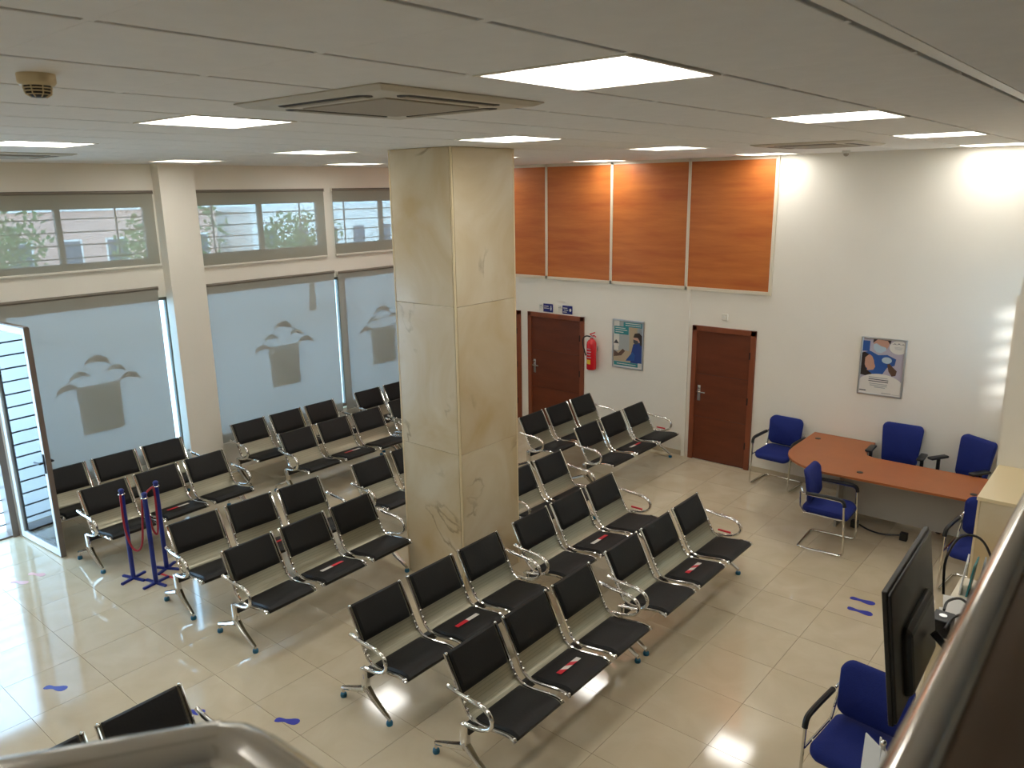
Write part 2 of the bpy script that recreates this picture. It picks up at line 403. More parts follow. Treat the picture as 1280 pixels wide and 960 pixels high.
def window(y0, y1, z0, z1, mull, bars):
    global wn; wn += 1
    f = BM(); t = 0.05; xa, xb = -0.13, -0.07
    box(f, xa, xb, y0, y0 + t, z0, z1); box(f, xa, xb, y1 - t, y1, z0, z1); box(f, xa, xb, y0, y1, z0, z0 + t); box(f, xa, xb, y0, y1, z1 - t, z1)
    win = struct('window_%d' % wn, f, 'frame_dark')
    st = [y0 + (y1 - y0) * k / mull for k in range(mull + 1)]
    for y in st[1:-1]: obj('mullion', bx(xa, xb, y - 0.03, y + 0.03, z0 + t, z1 - t), 'frame_dark', win)
    for k in range(mull): obj('pane', bx(-0.103, -0.097, st[k] + 0.03, st[k + 1] - 0.03, z0 + t, z1 - t), 'glass', win)
    if not bars: return win
    z = z0 + 0.10
    while z < z1 - 0.04:
        obj('grille_bar', bx(-0.20, -0.185, y0, y1, z, z + 0.014), 'grille_bar', win); z += 0.155
    k = y0 + 0.35
    while k < y1:
        obj('grille_upright', bx(-0.205, -0.19, k, k + 0.018, z0, z1), 'grille_bar', win); k += 0.72
    return win
for y0, y1 in UW: window(y0, y1, ZU0, ZU1, 2, True)
for y0, y1 in LW: window(y0, y1, ZL0, ZL1, 1, False)
# roller blinds
def blind(y0, y1, z0, z1, m, label, x=0.035):
    t = thing('roller_blind', label, 'blind', (x, (y0 + y1) / 2, z1)); hw = (y1 - y0) / 2; hh = z1 - z0
    bm = BM(); n = 10
    vs = [[bm.verts.new((0.002 * math.sin(i * 1.3 + j), -hw + 0.012 + (2 * hw - 0.024) * i / n, -0.012 - (hh - 0.02) * j / 8)) for j in range(9)] for i in range(n + 1)]
    for i in range(n):
        for j in range(8): bm.faces.new((vs[i][j], vs[i + 1][j], vs[i + 1][j + 1], vs[i][j + 1]))
    obj('fabric', bm, m, t, True)
    bm = BM(); tube(bm, [(-0.008, -hw + 0.005, -0.012), (-0.008, hw - 0.005, -0.012)], 0.021, 12); obj('roller', bm, m.replace('blind_upper', 'frame_dark').replace('blind_lower', 'frame_dark'), t, True)
    obj('hem_bar', bx(-0.008, 0.008, -hw + 0.008, hw - 0.008, -hh, -hh + 0.028, bev=0.004), 'white_metal', t)
    for s in (-1, 1): obj('bracket', bx(-0.034, 0.016, s * hw - 0.004, s * hw + 0.004, -0.04, 0.012), 'white_metal', t)
    return t
blind(-9.2, -7.50, 2.99, 3.97, 'blind_upper', 'upper grey roller blind above the glass entrance door')
blind(-7.46, -5.25, 3.03, 3.97, 'blind_upper', 'upper grey roller blind left of the white wall column')
blind(-4.70, -2.60, 2.95, 3.97, 'blind_upper', 'upper grey roller blind just right of the white wall column')
blind(-2.46, -0.30, 2.95, 3.97, 'blind_upper', 'upper grey roller blind half hidden by the marble pillar')
blind(-7.28, -5.33, 0.42, 2.76, 'blind_lower', 'tall lower grey roller blind behind the open glass door')
blind(-4.70, -2.505, 0.42, 2.72, 'blind_lower', 'tall lower grey roller blind just right of the white wall column')
blind(-2.455, -0.25, 0.42, 2.70, 'blind_lower', 'tall lower grey roller blind partly hidden by the marble pillar')
# window decals: a dark block under a fan of drooping leaves
def decal(yc, z0, label):
    t = thing('window_decal', label, 'decal', (-0.06, yc, z0), 0, 'plant motif decals on the tall windows')
    bm = BM(); P = [(-0.25, 0.0), (0.25, 0.0), (0.27, 0.62), (-0.27, 0.62)]
    a = [bm.verts.new((0, y, z)) for y, z in P]; b2 = [bm.verts.new((-0.002, y, z)) for y, z in P]
    bm.faces.new(a); bm.faces.new(b2[::-1])
    for i in range(4): bm.faces.new((a[i], b2[i], b2[(i + 1) % 4], a[(i + 1) % 4]))
    obj('block', bm, 'decal_grey', t)
    for (cy, cz, s, fl_, mm) in ((0.02, 0.84, 1.15, 1, 'decal_leaf'), (-0.2, 0.70, 0.9, -1, 'decal_leaf_green'), (0.24, 0.72, 0.9, 1, 'decal_leaf_green'), (-0.36, 0.55, 1.0, -1, 'decal_leaf'), (0.40, 0.58, 1.0, 1, 'decal_leaf')):
        bm = BM(); top = []; bot = []
        for i in range(9):
            a_ = PI * i / 8
            top.append((fl_ * (-0.14 * math.cos(a_)) * s, 0.13 * math.sin(a_) * s))
            bot.append((fl_ * (-0.14 * math.cos(a_)) * s, (0.13 * math.sin(a_) * (0.62 - 0.045 * i)) * s))
        pts = top + bot[::-1][1:-1]
        f1 = [bm.verts.new((0.0, cy + y, cz + z)) for y, z in pts]; f2 = [bm.verts.new((-0.002, cy + y, cz + z)) for y, z in pts]
        bm.faces.new(f1); bm.faces.new(f2[::-1]); n = len(pts)
        for i in range(n): bm.faces.new((f1[i], f2[i], f2[(i + 1) % n], f1[(i + 1) % n]))
        obj('leaf', bm, mm, t)
decal(-6.20, 1.0, 'plant motif decal on the window behind the open glass door')
decal(-3.47, 1.06, 'plant motif decal on the window right of the white wall column')
decal(-1.50, 1.06, 'plant motif decal on the window beside the marble pillar')

# ---- entrance: frame in the wall and the open leaf
f = BM(); box(f, -0.2, 0.02, DOOR[1] - 0.07, DOOR[1], 0, DZ); box(f, -0.2, 0.02, DOOR[0], DOOR[0] + 0.07, 0, DZ); box(f, -0.2, 0.02, DOOR[0], DOOR[1], DZ - 0.07, DZ); box(f, -0.2, 0.0, DOOR[0], DOOR[1], 0, 0.02)
d4 = struct('door_4', f, 'door_metal_brown')
z = 0.10
while z < DZ - 0.08:
    obj('grille_bar', bx(-0.20, -0.186, DOOR[0] + 0.07, DOOR[1] - 0.07, z, z + 0.016), 'grille_bar', d4); z += 0.155
leaf = thing('glass_door', 'open glass door leaf in a white metal frame by the window', 'door', (0.08, -7.335, 0.0), math.radians(3.5))
L = 1.0; HH = 2.60; fw = 0.075
for nm, a in (('hinge_stile', (0, fw, -0.02, 0.02, 0.015, HH)), ('free_stile', (L - fw, L, -0.02, 0.02, 0.015, HH)), ('top_rail', (fw, L - fw, -0.02, 0.02, HH - fw, HH)), ('bottom_rail', (fw, L - fw, -0.02, 0.02, 0.015, 0.015 + fw))):
    obj(nm, bx(*a, bev=0.004), 'door_metal', leaf)
obj('edge_strip', bx(L, L + 0.012, -0.028, 0.028, 0.015, HH + 0.004), 'door_metal_brown', leaf)
obj('top_cap', bx(0, L, -0.026, 0.026, HH, HH + 0.012), 'door_metal_brown', leaf)
obj('pane', bx(fw, L - fw, -0.004, 0.004, 0.015 + fw, HH - fw), 'door_glass', leaf)
bm = BM(); box(bm, L - 0.055, L - 0.02, -0.035, 0.035, 1.0, 1.22, bev=0.004); tube(bm, [(L - 0.04, -0.03, 1.12), (L - 0.04, -0.07, 1.12), (L - 0.16, -0.075, 1.115)], 0.011, 8); tube(bm, [(L - 0.04, 0.03, 1.12), (L - 0.04, 0.07, 1.12), (L - 0.16, 0.075, 1.115)], 0.011, 8)
obj('handle', bm, 'black_plastic', leaf, True)

# ---- rest of the shell (behind and beside the camera)
struct('wall_front', bx(-0.3, 13.0, -14.2, -14.0, 0, H + 0.03), 'wall_paint')
bm = BM()
RX = 9.96; WY0, WY1, WZ0, WZ1 = -1.29, -0.25, 1.75, 3.05
box(bm, RX, RX + 0.2, -4.6, WY0, 0, H + 0.03); box(bm, RX, RX + 0.2, WY1, 0.0, 0, H + 0.03)
box(bm, RX, RX + 0.2, WY0, WY1, 0, WZ0); box(bm, RX, RX + 0.2, WY0, WY1, WZ1, H + 0.03)
box(bm, RX, 13.0, -4.8, -4.6, 0, H + 0.03); box(bm, 12.8, 13.0, -14, -4.8, 0, H + 0.03)
struct('wall_right', bm, 'wall_paint')
f = BM(); box(f, RX + 0.05, RX + 0.1, WY0, WY0 + 0.04, WZ0, WZ1); box(f, RX + 0.05, RX + 0.1, WY1 - 0.04, WY1, WZ0, WZ1); box(f, RX + 0.05, RX + 0.1, WY0, WY1, WZ0, WZ0 + 0.04); box(f, RX + 0.05, RX + 0.1, WY0, WY1, WZ1 - 0.04, WZ1)
wr = struct('window_20', f, 'white_metal')
for k in range(6):
    z = WZ0 + 0.10 + k * 0.215
    obj('slat', bx(RX + 0.02, RX + 0.13, WY0 + 0.04, WY1 - 0.04, z, z + 0.07), 'white_metal', wr)
# white casing on the back wall beside the right column
struct('trim_2', bx(8.885, 8.96, -0.03, 0, 0.0, 2.70), 'trim_cream')
# right column with a marble half wall in front
struct('column_right', bx(9.205, RX, -2.70, -2.35, 0, H), 'wall_paint')
hw = struct('half_wall', bx(9.25, RX, -3.58, -2.705, 0, 1.56), 'wall_paint')
obj('marble_slab', bx(9.245, RX, -3.60, -3.58, 0, 1.56), 'marble', hw)
obj('marble_slab', bx(9.228, 9.248, -3.60, -2.705, 0, 1.56), 'marble_trim', hw)
obj('coping', bx(9.22, RX, -3.61, -2.705, 1.56, 1.59, bev=0.004), 'marble_trim', hw)

# ---- marble pillar
PX0, PX1, PY0, PY1 = 4.32, 5.14, -5.06, -4.19
pil = struct('marble_pillar', bx(PX0 + 0.02, PX1 - 0.02, PY0 + 0.02, PY1 - 0.02, 0, H), 'marble_trim')
tag(pil, 'square cream marble pillar in the middle of the waiting hall', 'pillar'); del pil['kind']
zs = [0.0, 1.45, 2.88, H - 0.002]
for k in range(3):
    z0, z1 = zs[k] + 0.0015, zs[k + 1] - 0.0015
    for nm, c, sx, sy in (('f', ((PX0 + PX1) / 2, PY0 + 0.01), PX1 - PX0 - 0.045, 0.02), ('b', ((PX0 + PX1) / 2, PY1 - 0.01), PX1 - PX0 - 0.045, 0.02), ('r', (PX1 - 0.01, (PY0 + PY1) / 2), 0.02, PY1 - PY0 - 0.045), ('l', (PX0 + 0.01, (PY0 + PY1) / 2), 0.02, PY1 - PY0 - 0.045)):
        o = obj('marble_slab', bx(-sx / 2, sx / 2, -sy / 2, sy / 2, 0, z1 - z0, bev=0.002, seg=1), 'marble', pil); o.location = (c[0], c[1], z0)
for x in (PX0, PX1):
    for y in (PY0, PY1):
        sx = 1 if x == PX0 else -1; sy = 1 if y == PY0 else -1
        bm = BM(); box(bm, min(x, x + sx * 0.018), max(x, x + sx * 0.018), min(y, y + sy * 0.018), max(y, y + sy * 0.018), 0, H - 0.002, bev=0.003, seg=1)
        obj('corner_strip', bm, 'marble_trim', pil)

# ---- mezzanine under the camera and its railing
mz = struct('mezzanine_floor', bx(10.05, 12.8, -13.99, -4.81, 2.15, 2.40), 'mezz_brown')
struct('mezzanine_landing', bx(9.62, 10.05, -13.99, -9.88, 2.15, 2.40), 'mezz_brown')
par = struct('parapet', bx(10.055, 10.22, -9.80, -4.82, 2.40, 3.33), 'mezz_brown')
obj('coping', bx(9.998, 10.26, -9.82, -4.82, 3.33, 3.37, bev=0.008), 'mezz_brown', par)
obj('coping_edge', bx(10.262, 10.275, -9.82, -4.82, 3.335, 3.37), 'mezz_red', par)
rail = thing('handrail', 'shiny steel tube handrail turning a corner in front of the camera', 'railing', (10.02, -9.9, 2.4))
bm = BM(); tube(bm, [(0, 0.02, 1.1), (0, 5.0, 1.1)], 0.019, 20); obj('long_rail', bm, 'rail_steel', rail, True)
bm = BM(); tube(bm, smooth_path([(0, 0.03, 1.1), (0, 0.0, 1.1), (-0.03, 0.0, 1.1)], 4) + [Vector((-0.39, -0.008, 1.1)), Vector((-0.412, -0.012, 1.1)), Vector((-0.426, -0.022, 1.1))], 0.0225, 20); obj('short_rail', bm, 'rail_steel', rail, True)
bm = BM(); tube(bm, [(-0.424, -0.018, 1.1), (-0.715, -0.43, 1.1)], 0.0235, 20); obj('slanting_rail', bm, 'rail_steel', rail, True)
for y in (0.08, 4.7):
    bm = BM(); tube(bm, [(0.02, y, 0.97), (0.0, y, 1.0), (0, y, 1.08)], 0.010, 10); obj('bracket', bm, 'rail_steel', rail, True)
bm = BM(); tube(bm, [(-0.40, -0.0, 0), (-0.40, 0.0, 1.08)], 0.018, 12); obj('post', bm, 'rail_steel', rail, True)

# ================================================================== CEILING FIXTURES
# names for the places of the square lights, [column][row]
def light_proto():
    t = thing('ceiling_light', 'x', 'light', (0, 0, H))
    h = g / 2 - 0.004; i = 0.285
    bm = BM()
    box(bm, -h, -i, -h, h, -0.004, 0.004); box(bm, i, h, -h, h, -0.004, 0.004); box(bm, -i, i, -h, -i, -0.004, 0.004); box(bm, -i, i, i, h, -0.004, 0.004)
    box(bm, -i - 0.006, -i, -i, i, 0.004, 0.034); box(bm, i, i + 0.006, -i, i, 0.004, 0.034); box(bm, -i, i, -i - 0.006, -i, 0.004, 0.034); box(bm, -i, i, i, i + 0.006, 0.004, 0.034)
    obj('frame', bm, 'white_metal', t)
    obj('diffuser', bx(-i, i, -i, i, 0.024, 0.030), 'diffuser', t)
    return t
colname = {1: 'nearest the windows', 5: 'second column from windows', 9: 'third column from windows', 13: 'rightmost column'}
rowname = {0: 'behind the camera', 4: 'first row from the camera', 8: 'second row from the camera', 12: 'third row from the camera', 16: 'last row by the back wall'}
lp = None
for i in sorted(LX):
    for j in sorted(LY):
        o = light_proto() if lp is None else copy_tree(lp)
        if lp is None: lp = o
        o.location = ((cX[i] + cX[i + 1]) / 2, (cY[j] + cY[j + 1]) / 2, H)
        tag(o, 'square ceiling light %s, %s' % (colname[i], rowname[j]), 'light', 'square ceiling lights')
def cassette(x, y, label):
    t = thing('ceiling_air_conditioner', label, 'air conditioner', (x, y, H), 0, 'ceiling cassettes')
    s = 0.475
    bm = BM()
    top = [(-s, -s), (s, -s), (s, s), (-s, s)]; q = s - 0.035
    a = [bm.verts.new((X, Y, -0.001)) for X, Y in top]; a2 = [bm.verts.new((X, Y, -0.006)) for X, Y in top]; b_ = [bm.verts.new((X * q / s, Y * q / s, -0.020)) for X, Y in top]
    bm.faces.new(a); bm.faces.new(b_[::-1])
    for i in range(4):
        bm.faces.new((a[i], a2[i], a2[(i + 1) % 4], a[(i + 1) % 4])); bm.faces.new((a2[i], b_[i], b_[(i + 1) % 4], a2[(i + 1) % 4]))
    obj('panel', bm, 'ac_plastic', t)
    obj('intake_grille', bx(-0.27, 0.27, -0.27, 0.27, -0.026, -0.018, bev=0.003), 'ac_grille', t)
    for k in range(4):
        bm = BM()
        pts = [(-0.26, 0.325), (0.26, 0.325), (0.285, 0.35), (0.285, 0.375), (0.26, 0.40), (-0.26, 0.40), (-0.285, 0.375), (-0.285, 0.35)]
        ca, sa = math.cos(k * PI / 2), math.sin(k * PI / 2)
        prism(bm, [(x_ * ca - y_ * sa, x_ * sa + y_ * ca) for x_, y_ in pts], -0.0215, -0.018)
        sl = obj('air_slot', bm, 'dark_slot', t)
        bm = BM(); pts = [(-0.25, 0.333), (0.25, 0.333), (0.25, 0.368), (-0.25, 0.368)]
        prism(bm, [(x_ * ca - y_ * sa, x_ * sa + y_ * ca) for x_, y_ in pts], -0.0245, -0.0217); obj('vane', bm, 'ac_grille', sl)
    return t
cassette(7.40, -7.74, 'large ceiling air conditioner cassette in front of the marble pillar')
cassette(7.35, -2.30, 'ceiling air conditioner cassette near the white back wall')
cassette(1.86, -7.50, 'ceiling air conditioner cassette cut by the left edge above the windows')
sm = thing('smoke_detector', 'round cream smoke detector on the ceiling near the top left', 'smoke detector', (7.29, -9.12, H))
bm = BM(); lathe(bm, [(0.055, 0), (0.055, -0.025), (0.048, -0.035), (0.046, -0.036)], 20); obj('base', bm, 'marble_trim', sm, True)
bm = BM(); lathe(bm, [(0.040, -0.036), (0.036, -0.060), (0.022, -0.068), (0.02, -0.069)], 20); obj('chamber', bm, 'dark_slot', sm, True)
for z, r in ((-0.043, 0.041), (-0.052, 0.039), (-0.061, 0.034)):
    bm = BM(); tube(bm, [(r * math.cos(2 * PI * k / 20), r * math.sin(2 * PI * k / 20), z) for k in range(20)], 0.0022, 5, True); obj('ring', bm, 'marble_trim', sm, True)
for k in range(8):
    a = 2 * PI * k / 8; bm = BM(); tube(bm, [(0.0425 * math.cos(a), 0.0425 * math.sin(a), -0.036), (0.038 * math.cos(a), 0.038 * math.sin(a), -0.060), (0.022 * math.cos(a), 0.022 * math.sin(a), -0.069)], 0.002, 5); obj('rib', bm, 'marble_trim', sm)
sn = thing('ceiling_camera', 'tiny white dome camera under the ceiling near the back wall', 'camera', (7.06, -0.55, H))
bm = BM(); lathe(bm, [(0.045, 0), (0.045, -0.03), (0.04, -0.034)], 16); obj('base', bm, 'white_metal', sn, True)
bm = BM(); ball(bm, (0, 0, -0.038), 0.03, 12, 8); obj('dome', bm, 'ac_grille', sn, True)

# ================================================================== BENCHES
PROF = [(0.065, 0.800), (0.092, 0.755), (0.138, 0.668), (0.180, 0.585), (0.220, 0.502), (0.258, 0.434), (0.306, 0.394), (0.366, 0.381), (0.452, 0.387), (0.545, 0.402), (0.628, 0.413), (0.676, 0.407), (0.698, 0.390)]
def frame_at(s, prof=PROF):
    s = max(0, min(len(prof) - 1 - 1e-6, s)); i = int(s); t = s - i
    a = Vector((prof[i][0], 0, prof[i][1])); b = Vector((prof[i + 1][0], 0, prof[i + 1][1]))
    p0 = Vector((prof[max(i - 1, 0)][0], 0, prof[max(i - 1, 0)][1])); p3 = Vector((prof[min(i + 2, len(prof) - 1)][0], 0, prof[min(i + 2, len(prof) - 1)][1]))
    p = 0.5 * ((2 * a) + (b - p0) * t + (2 * p0 - 5 * a + 4 * b - p3) * t * t + (3 * a - p0 - 3 * b + p3) * t ** 3)
    d = (b - a).normalized(); n = Vector((-d.z, 0, d.x))
    if n.x < 0 and n.z < 0: n = -n
    return p, n
def norm_fix(n): return n if (n.x + n.z) > 0 else -n
def sheet(s0, s1, hw, lo, hi, steps, pillow=0.0):
    bm = BM(); ys = [-hw, -hw + 0.015, -hw * 0.5, 0, hw * 0.5, hw - 0.015, hw] if pillow else [-hw, hw]
    T = []; B = []
    for i in range(steps + 1):
        s = s0 + (s1 - s0) * i / steps; p, n = frame_at(s); n = norm_fix(n)
        e = 1.0
        if pillow and (i == 0 or i == steps): e = 0.35
        rt = []; rb = []
        for k, y in enumerate(ys):
            ee = e * (0.4 if pillow and k in (0, len(ys) - 1) else 1.0)
            q = p + n * (lo + (hi - lo) * ee + (pillow * (1 - (y / hw) ** 2) if e == 1.0 else 0)); rt.append(bm.verts.new((q.x, y, q.z)))
            q = p + n * lo; rb.append(bm.verts.new((q.x, y, q.z)))
        T.append(rt); B.append(rb)
    K = len(ys)
    for i in range(steps):
        for k in range(K - 1):
            bm.faces.new((T[i][k], T[i][k + 1], T[i + 1][k + 1], T[i + 1][k])); bm.faces.new((B[i][k], B[i + 1][k], B[i + 1][k + 1], B[i][k + 1]))
        bm.faces.new((T[i][0], T[i + 1][0], B[i + 1][0], B[i][0])); bm.faces.new((T[i][-1], B[i][-1], B[i + 1][-1], T[i + 1][-1]))
    for k in range(K - 1):
        bm.faces.new((T[0][k], B[0][k], B[0][k + 1], T[0][k + 1])); bm.faces.new((T[-1][k], T[-1][k + 1], B[-1][k + 1], B[-1][k]))
    return bm
SW = 0.262; PITCH = 0.61
def bench_proto(n):
    t = thing('bench', 'x', 'bench')
    for k in range(n):
        yc = 0.32 + PITCH * k
        s = obj('seat_shell', sheet(0.15, 12, SW, -0.004, 0.0, 26), 'seat_steel', t, True); s.location = (0, yc, 0)
        for sg in (-1, 1):
            bm = BM(); path = []
            for i in range(27):
                p, nn = frame_at(12 * i / 26); nn = norm_fix(nn); path.append((p.x + nn.x * 0.004, sg * (SW + 0.004), p.z + nn.z * 0.004))
            tube(bm, path, 0.0125, 8)
            for q in (0.2, 3.6, 4.3, 5.0, 11.2):
                p, nn = frame_at(q); nn = norm_fix(nn); ball(bm, (p.x + nn.x * 0.012, sg * (SW - 0.004), p.z + nn.z * 0.012), 0.014, 8, 5)
            obj('side_rail', bm, 'chrome', s, True)
        obj('back_pad', sheet(0.0, 3.6, 0.238, 0.001, 0.026, 10, 0.004), 'leatherette', s, True)
        obj('seat_pad', sheet(6.35, 11.9, 0.238, 0.001, 0.026, 12, 0.004), 'leatherette', s, True)
    Lb = 0.64 + PITCH * (n - 1)
    obj('beam', bx(0.275, 0.335, 0.0, Lb, 0.305, 0.365, bev=0.004), 'beam_black', t)
    for k in range(n):
        for sg in (-1, 1):
            yy = 0.32 + PITCH * k + sg * 0.2
            obj('seat_bracket', bx(0.26, 0.45, yy - 0.02, yy + 0.02, 0.36, 0.377), 'beam_black', t)
    for y in (0.0, Lb):
        bm = BM()
        box(bm, 0.265, 0.325, y - 0.024, y + 0.024, 0.19, 0.385, bev=0.008)
        tube(bm, [(0.30, y, 0.205), (0.17, y, 0.150), (0.03, y, 0.098), (0.0, y, 0.086)], [0.038, 0.031, 0.022, 0.019], 8, flat=0.8)
        tube(bm, [(0.29, y, 0.23), (0.38, y, 0.150), (0.53, y, 0.062), (0.55, y, 0.052)], [0.036, 0.028, 0.019, 0.016], 8, flat=0.8)
        tube(bm, [(0.0, y, 0.09), (0.0, y, 0.03)], 0.012, 8); tube(bm, [(0.55, y, 0.06), (0.55, y, 0.03)], 0.012, 8)
        lg = obj('leg', bm, 'chrome', t, True)
        bm = BM(); lathe(bm, [(0.014, 0.040), (0.024, 0.032), (0.027, 0.014), (0.024, 0.0)], 12, (0, y, 0)); obj('foot', bm, 'glide_blue', lg, True)
        bm = BM(); lathe(bm, [(0.014, 0.036), (0.024, 0.030), (0.027, 0.014), (0.024, 0.0)], 12, (0.55, y, 0)); obj('foot', bm, 'glide_blue', lg, True)
        bm = BM()
        pts = smooth_path([(0.145, y, 0.618), (0.18, y, 0.610), (0.27, y, 0.600), (0.38, y, 0.598), (0.47, y, 0.588), (0.53, y, 0.555), (0.55, y, 0.50), (0.522, y, 0.445), (0.455, y, 0.408), (0.37, y, 0.388), (0.30, y, 0.382)], 3)
        tube(bm, pts, 0.018, 10, flat=0.85)
        for c in ((0.225, 0.604), (0.335, 0.600), (0.44, 0.593)): ball(bm, (c[0], y, c[1] + 0.010), 0.013, 8, 5)
        obj('armrest', bm, 'chrome', t, True)
    return t
bench3 = bench_proto(3); bench2 = bench_proto(2)
used = set()
GB = 'black waiting benches'
def place_bench(x, y, label, n=3, rz=0.0):
    src = bench3 if n == 3 else bench2
    o = src if n not in used else copy_tree(src)
    used.add(n); o.location = (x, y, 0); o.rotation_euler = (0, 0, rz); tag(o, label, 'bench', GB)
    return o
BN = {}
PLC = []
def B(key, x, y, label, n=3, rz=0.0): PLC.append((key, x, y, label, n, rz))
B('F1', 6.555, -6.86, 'nearest three-seat black bench, front row, striped tape on middle seat')
B('F2', 6.555, -4.86, 'front row three-seat bench nearest the desk, red and white tape on middle seat')
B('E1', 5.515, -6.87, 'second row near three-seat bench in front of the marble pillar')
B('E2', 5.515, -4.89, 'second row three-seat bench to the right of the marble pillar')
B('I2', 4.585, -4.00, 'black bench with two seats showing directly behind the marble pillar', 2)
B('K', 3.860, -6.985, 'third row three-seat bench left of the pillar with taped middle seat', 3, 0.035)
B('J', 2.905, -7.01, 'fourth row three-seat bench beside the blue rope posts', 3, -0.03)
B('M', 1.250, -7.17, 'three-seat bench in front of the open glass door', 3, 0.03)
B('L', 0.270, -7.235, 'three-seat bench against the left window behind the glass door')
B('N', 0.330, -4.79, 'three-seat bench against the window right of the white wall column')
B('O', 1.235, -4.63, 'three-seat bench one row out from the window, right of the wall column')
B('P', 2.975, -4.81, 'three-seat bench half hidden behind the left side of the marble pillar')
B('G', 3.300, -2.10, 'rear three-seat bench in front of the brown door with signs')
B('H', 4.215, -2.05, 'three-seat bench below the dental poster with tape on its middle seat')
B('Q', 0.305, -2.61, 'far three-seat bench against the window beside the pillar edge')
B('R', 1.150, -2.65, 'bench mostly hidden by the pillar in front of the far window bench')
B('S', 5.430, -9.945, 'cut-off bench at the bottom left behind the steel handrail')
for key, x, y, label, n, rz in PLC: BN[key] = place_bench(x, y, label, n, rz)
# tape stuck on the seats that stay free
def seat_tape(key, k, striped=False, off=(0.0, 0.0), rot=0.0, label=''):
    b_ = BN[key]; p, n = frame_at(9.2)
    t = thing('seat_tape', label, 'tape', (0, 0, 0), 0, 'distance tape on middle seats')
    z = 0.4325
    M4 = Matrix.Translation(b_.location) @ Matrix.Rotation(b_.rotation_euler[2], 4, 'Z')
    t.location = M4 @ Vector((0.50 + off[0], 0.32 + PITCH * k + off[1], z)); t.rotation_euler = (0, -0.13, b_.rotation_euler[2] + rot)
    nseg = 4 if striped else 2; Lt = 0.26; wd = 0.022
    for q in range(nseg):
        y0 = -Lt / 2 + Lt * q / nseg; y1 = y0 + Lt / nseg; sk = 0.02 if striped else 0.0
        bm = BM(); prism(bm, [(-wd, y0 - (sk if q else 0)), (wd, y0 + (sk if q else 0)), (wd, y1 + (sk if q < nseg - 1 else 0)), (-wd, y1 - (sk if q < nseg - 1 else 0))], 0, 0.0012)
        obj('tape_piece', bm, 'tape_red' if (q % 2 == 0) == (key not in ('K', 'E2', 'H', 'J')) else 'tape_white', t)
seat_tape('F1', 1, True, label='red and white striped tape on the nearest bench')
seat_tape('F2', 1, True, label='striped tape on the front row bench nearest the desk')
seat_tape('E1', 1, label='red and white tape on the second row bench before the pillar')
seat_tape('E2', 1, label='white and red tape on the bench right of the pillar')
seat_tape('K', 1, label='white and red tape on the third row bench left of the pillar')
seat_tape('J', 1, label='tape on the bench beside the blue rope posts')
seat_tape('M', 1, label='red and white tape on the bench by the glass door')
seat_tape('H', 1, label='white and red tape on the bench below the dental poster')
seat_tape('O', 1, label='faint tape on the bench one row out from the window')
for key, nm in (('F2', 'front row bench'), ('E2', 'second row bench right of the pillar'), ('H', 'bench below the dental poster')):
    b_ = BN[key]
    o = obj('arm_tape', bx(-0.07, 0.07, -0.008, 0.008, -0.009, 0.009, bev=0.002), 'tape_red'); o.location = (b_.location.x + 0.36, b_.location.y + 1.893, 0.42)
    tag(o, 'red tape at the far end of the %s' % nm, 'tape', 'red strips at bench ends')

# ================================================================== DESK AND CHAIRS
desk = thing('reception_desk', 'orange topped reception desk with rounded end and grey panels', 'desk', (0, 0, 0))
pts = [(6.80, -0.04), (6.80, -0.80)]
for i in range(1, 9):
    a = PI + (PI / 2) * i / 8; pts.append((7.42 + 0.62 * math.cos(a), -0.86 + 0.62 * math.sin(a)))
pts += [(9.08, -1.40), (9.08, -0.62), (7.72, -0.64), (7.62, -0.60), (7.585, -0.5), (7.56, -0.04)]
bm = BM(); prism(bm, pts, 0.725, 0.75); obj('desktop', bm, 'desk_orange', desk)
obj('modesty_panel', bx(7.50, 8.98, -1.02, -1.0, 0.16, 0.725), 'desk_grey', desk)
obj('end_panel', bx(8.98, 9.01, -1.34, -0.68, 0.0, 0.725), 'desk_grey', desk)
obj('end_panel', bx(7.48, 7.505, -1.20, -0.68, 0.0, 0.725), 'desk_grey', desk)
obj('return_panel', bx(6.90, 7.50, -0.10, -0.08, 0.1, 0.725), 'desk_grey', desk)
bm = BM(); tube(bm, [(7.08, -0.95, 0), (7.08, -0.95, 0.725)], 0.035, 14); obj('leg', bm, 'alu', desk, True)
for x, y in ((6.93, -0.30), (7.73, -1.25), (8.86, -1.22)):
    bm = BM(); lathe(bm, [(0.035, 0.0), (0.035, 0.004), (0.025, 0.005)], 14, (x, y, 0.75)); obj('grommet', bm, 'black_plastic', desk, True)
for i, (x, y) in enumerate(((7.68, -1.07), (8.22, -1.09))):
    tag(obj('floor_socket', bx(x - 0.04, x + 0.04, y - 0.035, y + 0.035, 0, 0.09, bev=0.008), 'black_plastic'), ('black socket box on the floor under the rounded desk end', 'black socket box on the floor under the desk middle')[i], 'socket', 'socket boxes under the desk')
bm = BM(); tube(bm, smooth_path([(7.73, -1.07, 0.05), (7.85, -1.09, 0.02), (8.0, -1.11, 0.02), (8.18, -1.09, 0.05)], 5), 0.010, 6)
tag(obj('extension_cable', bm, 'black_plastic', None, True), 'dark power cord running between two socket boxes under the desk', 'cord')

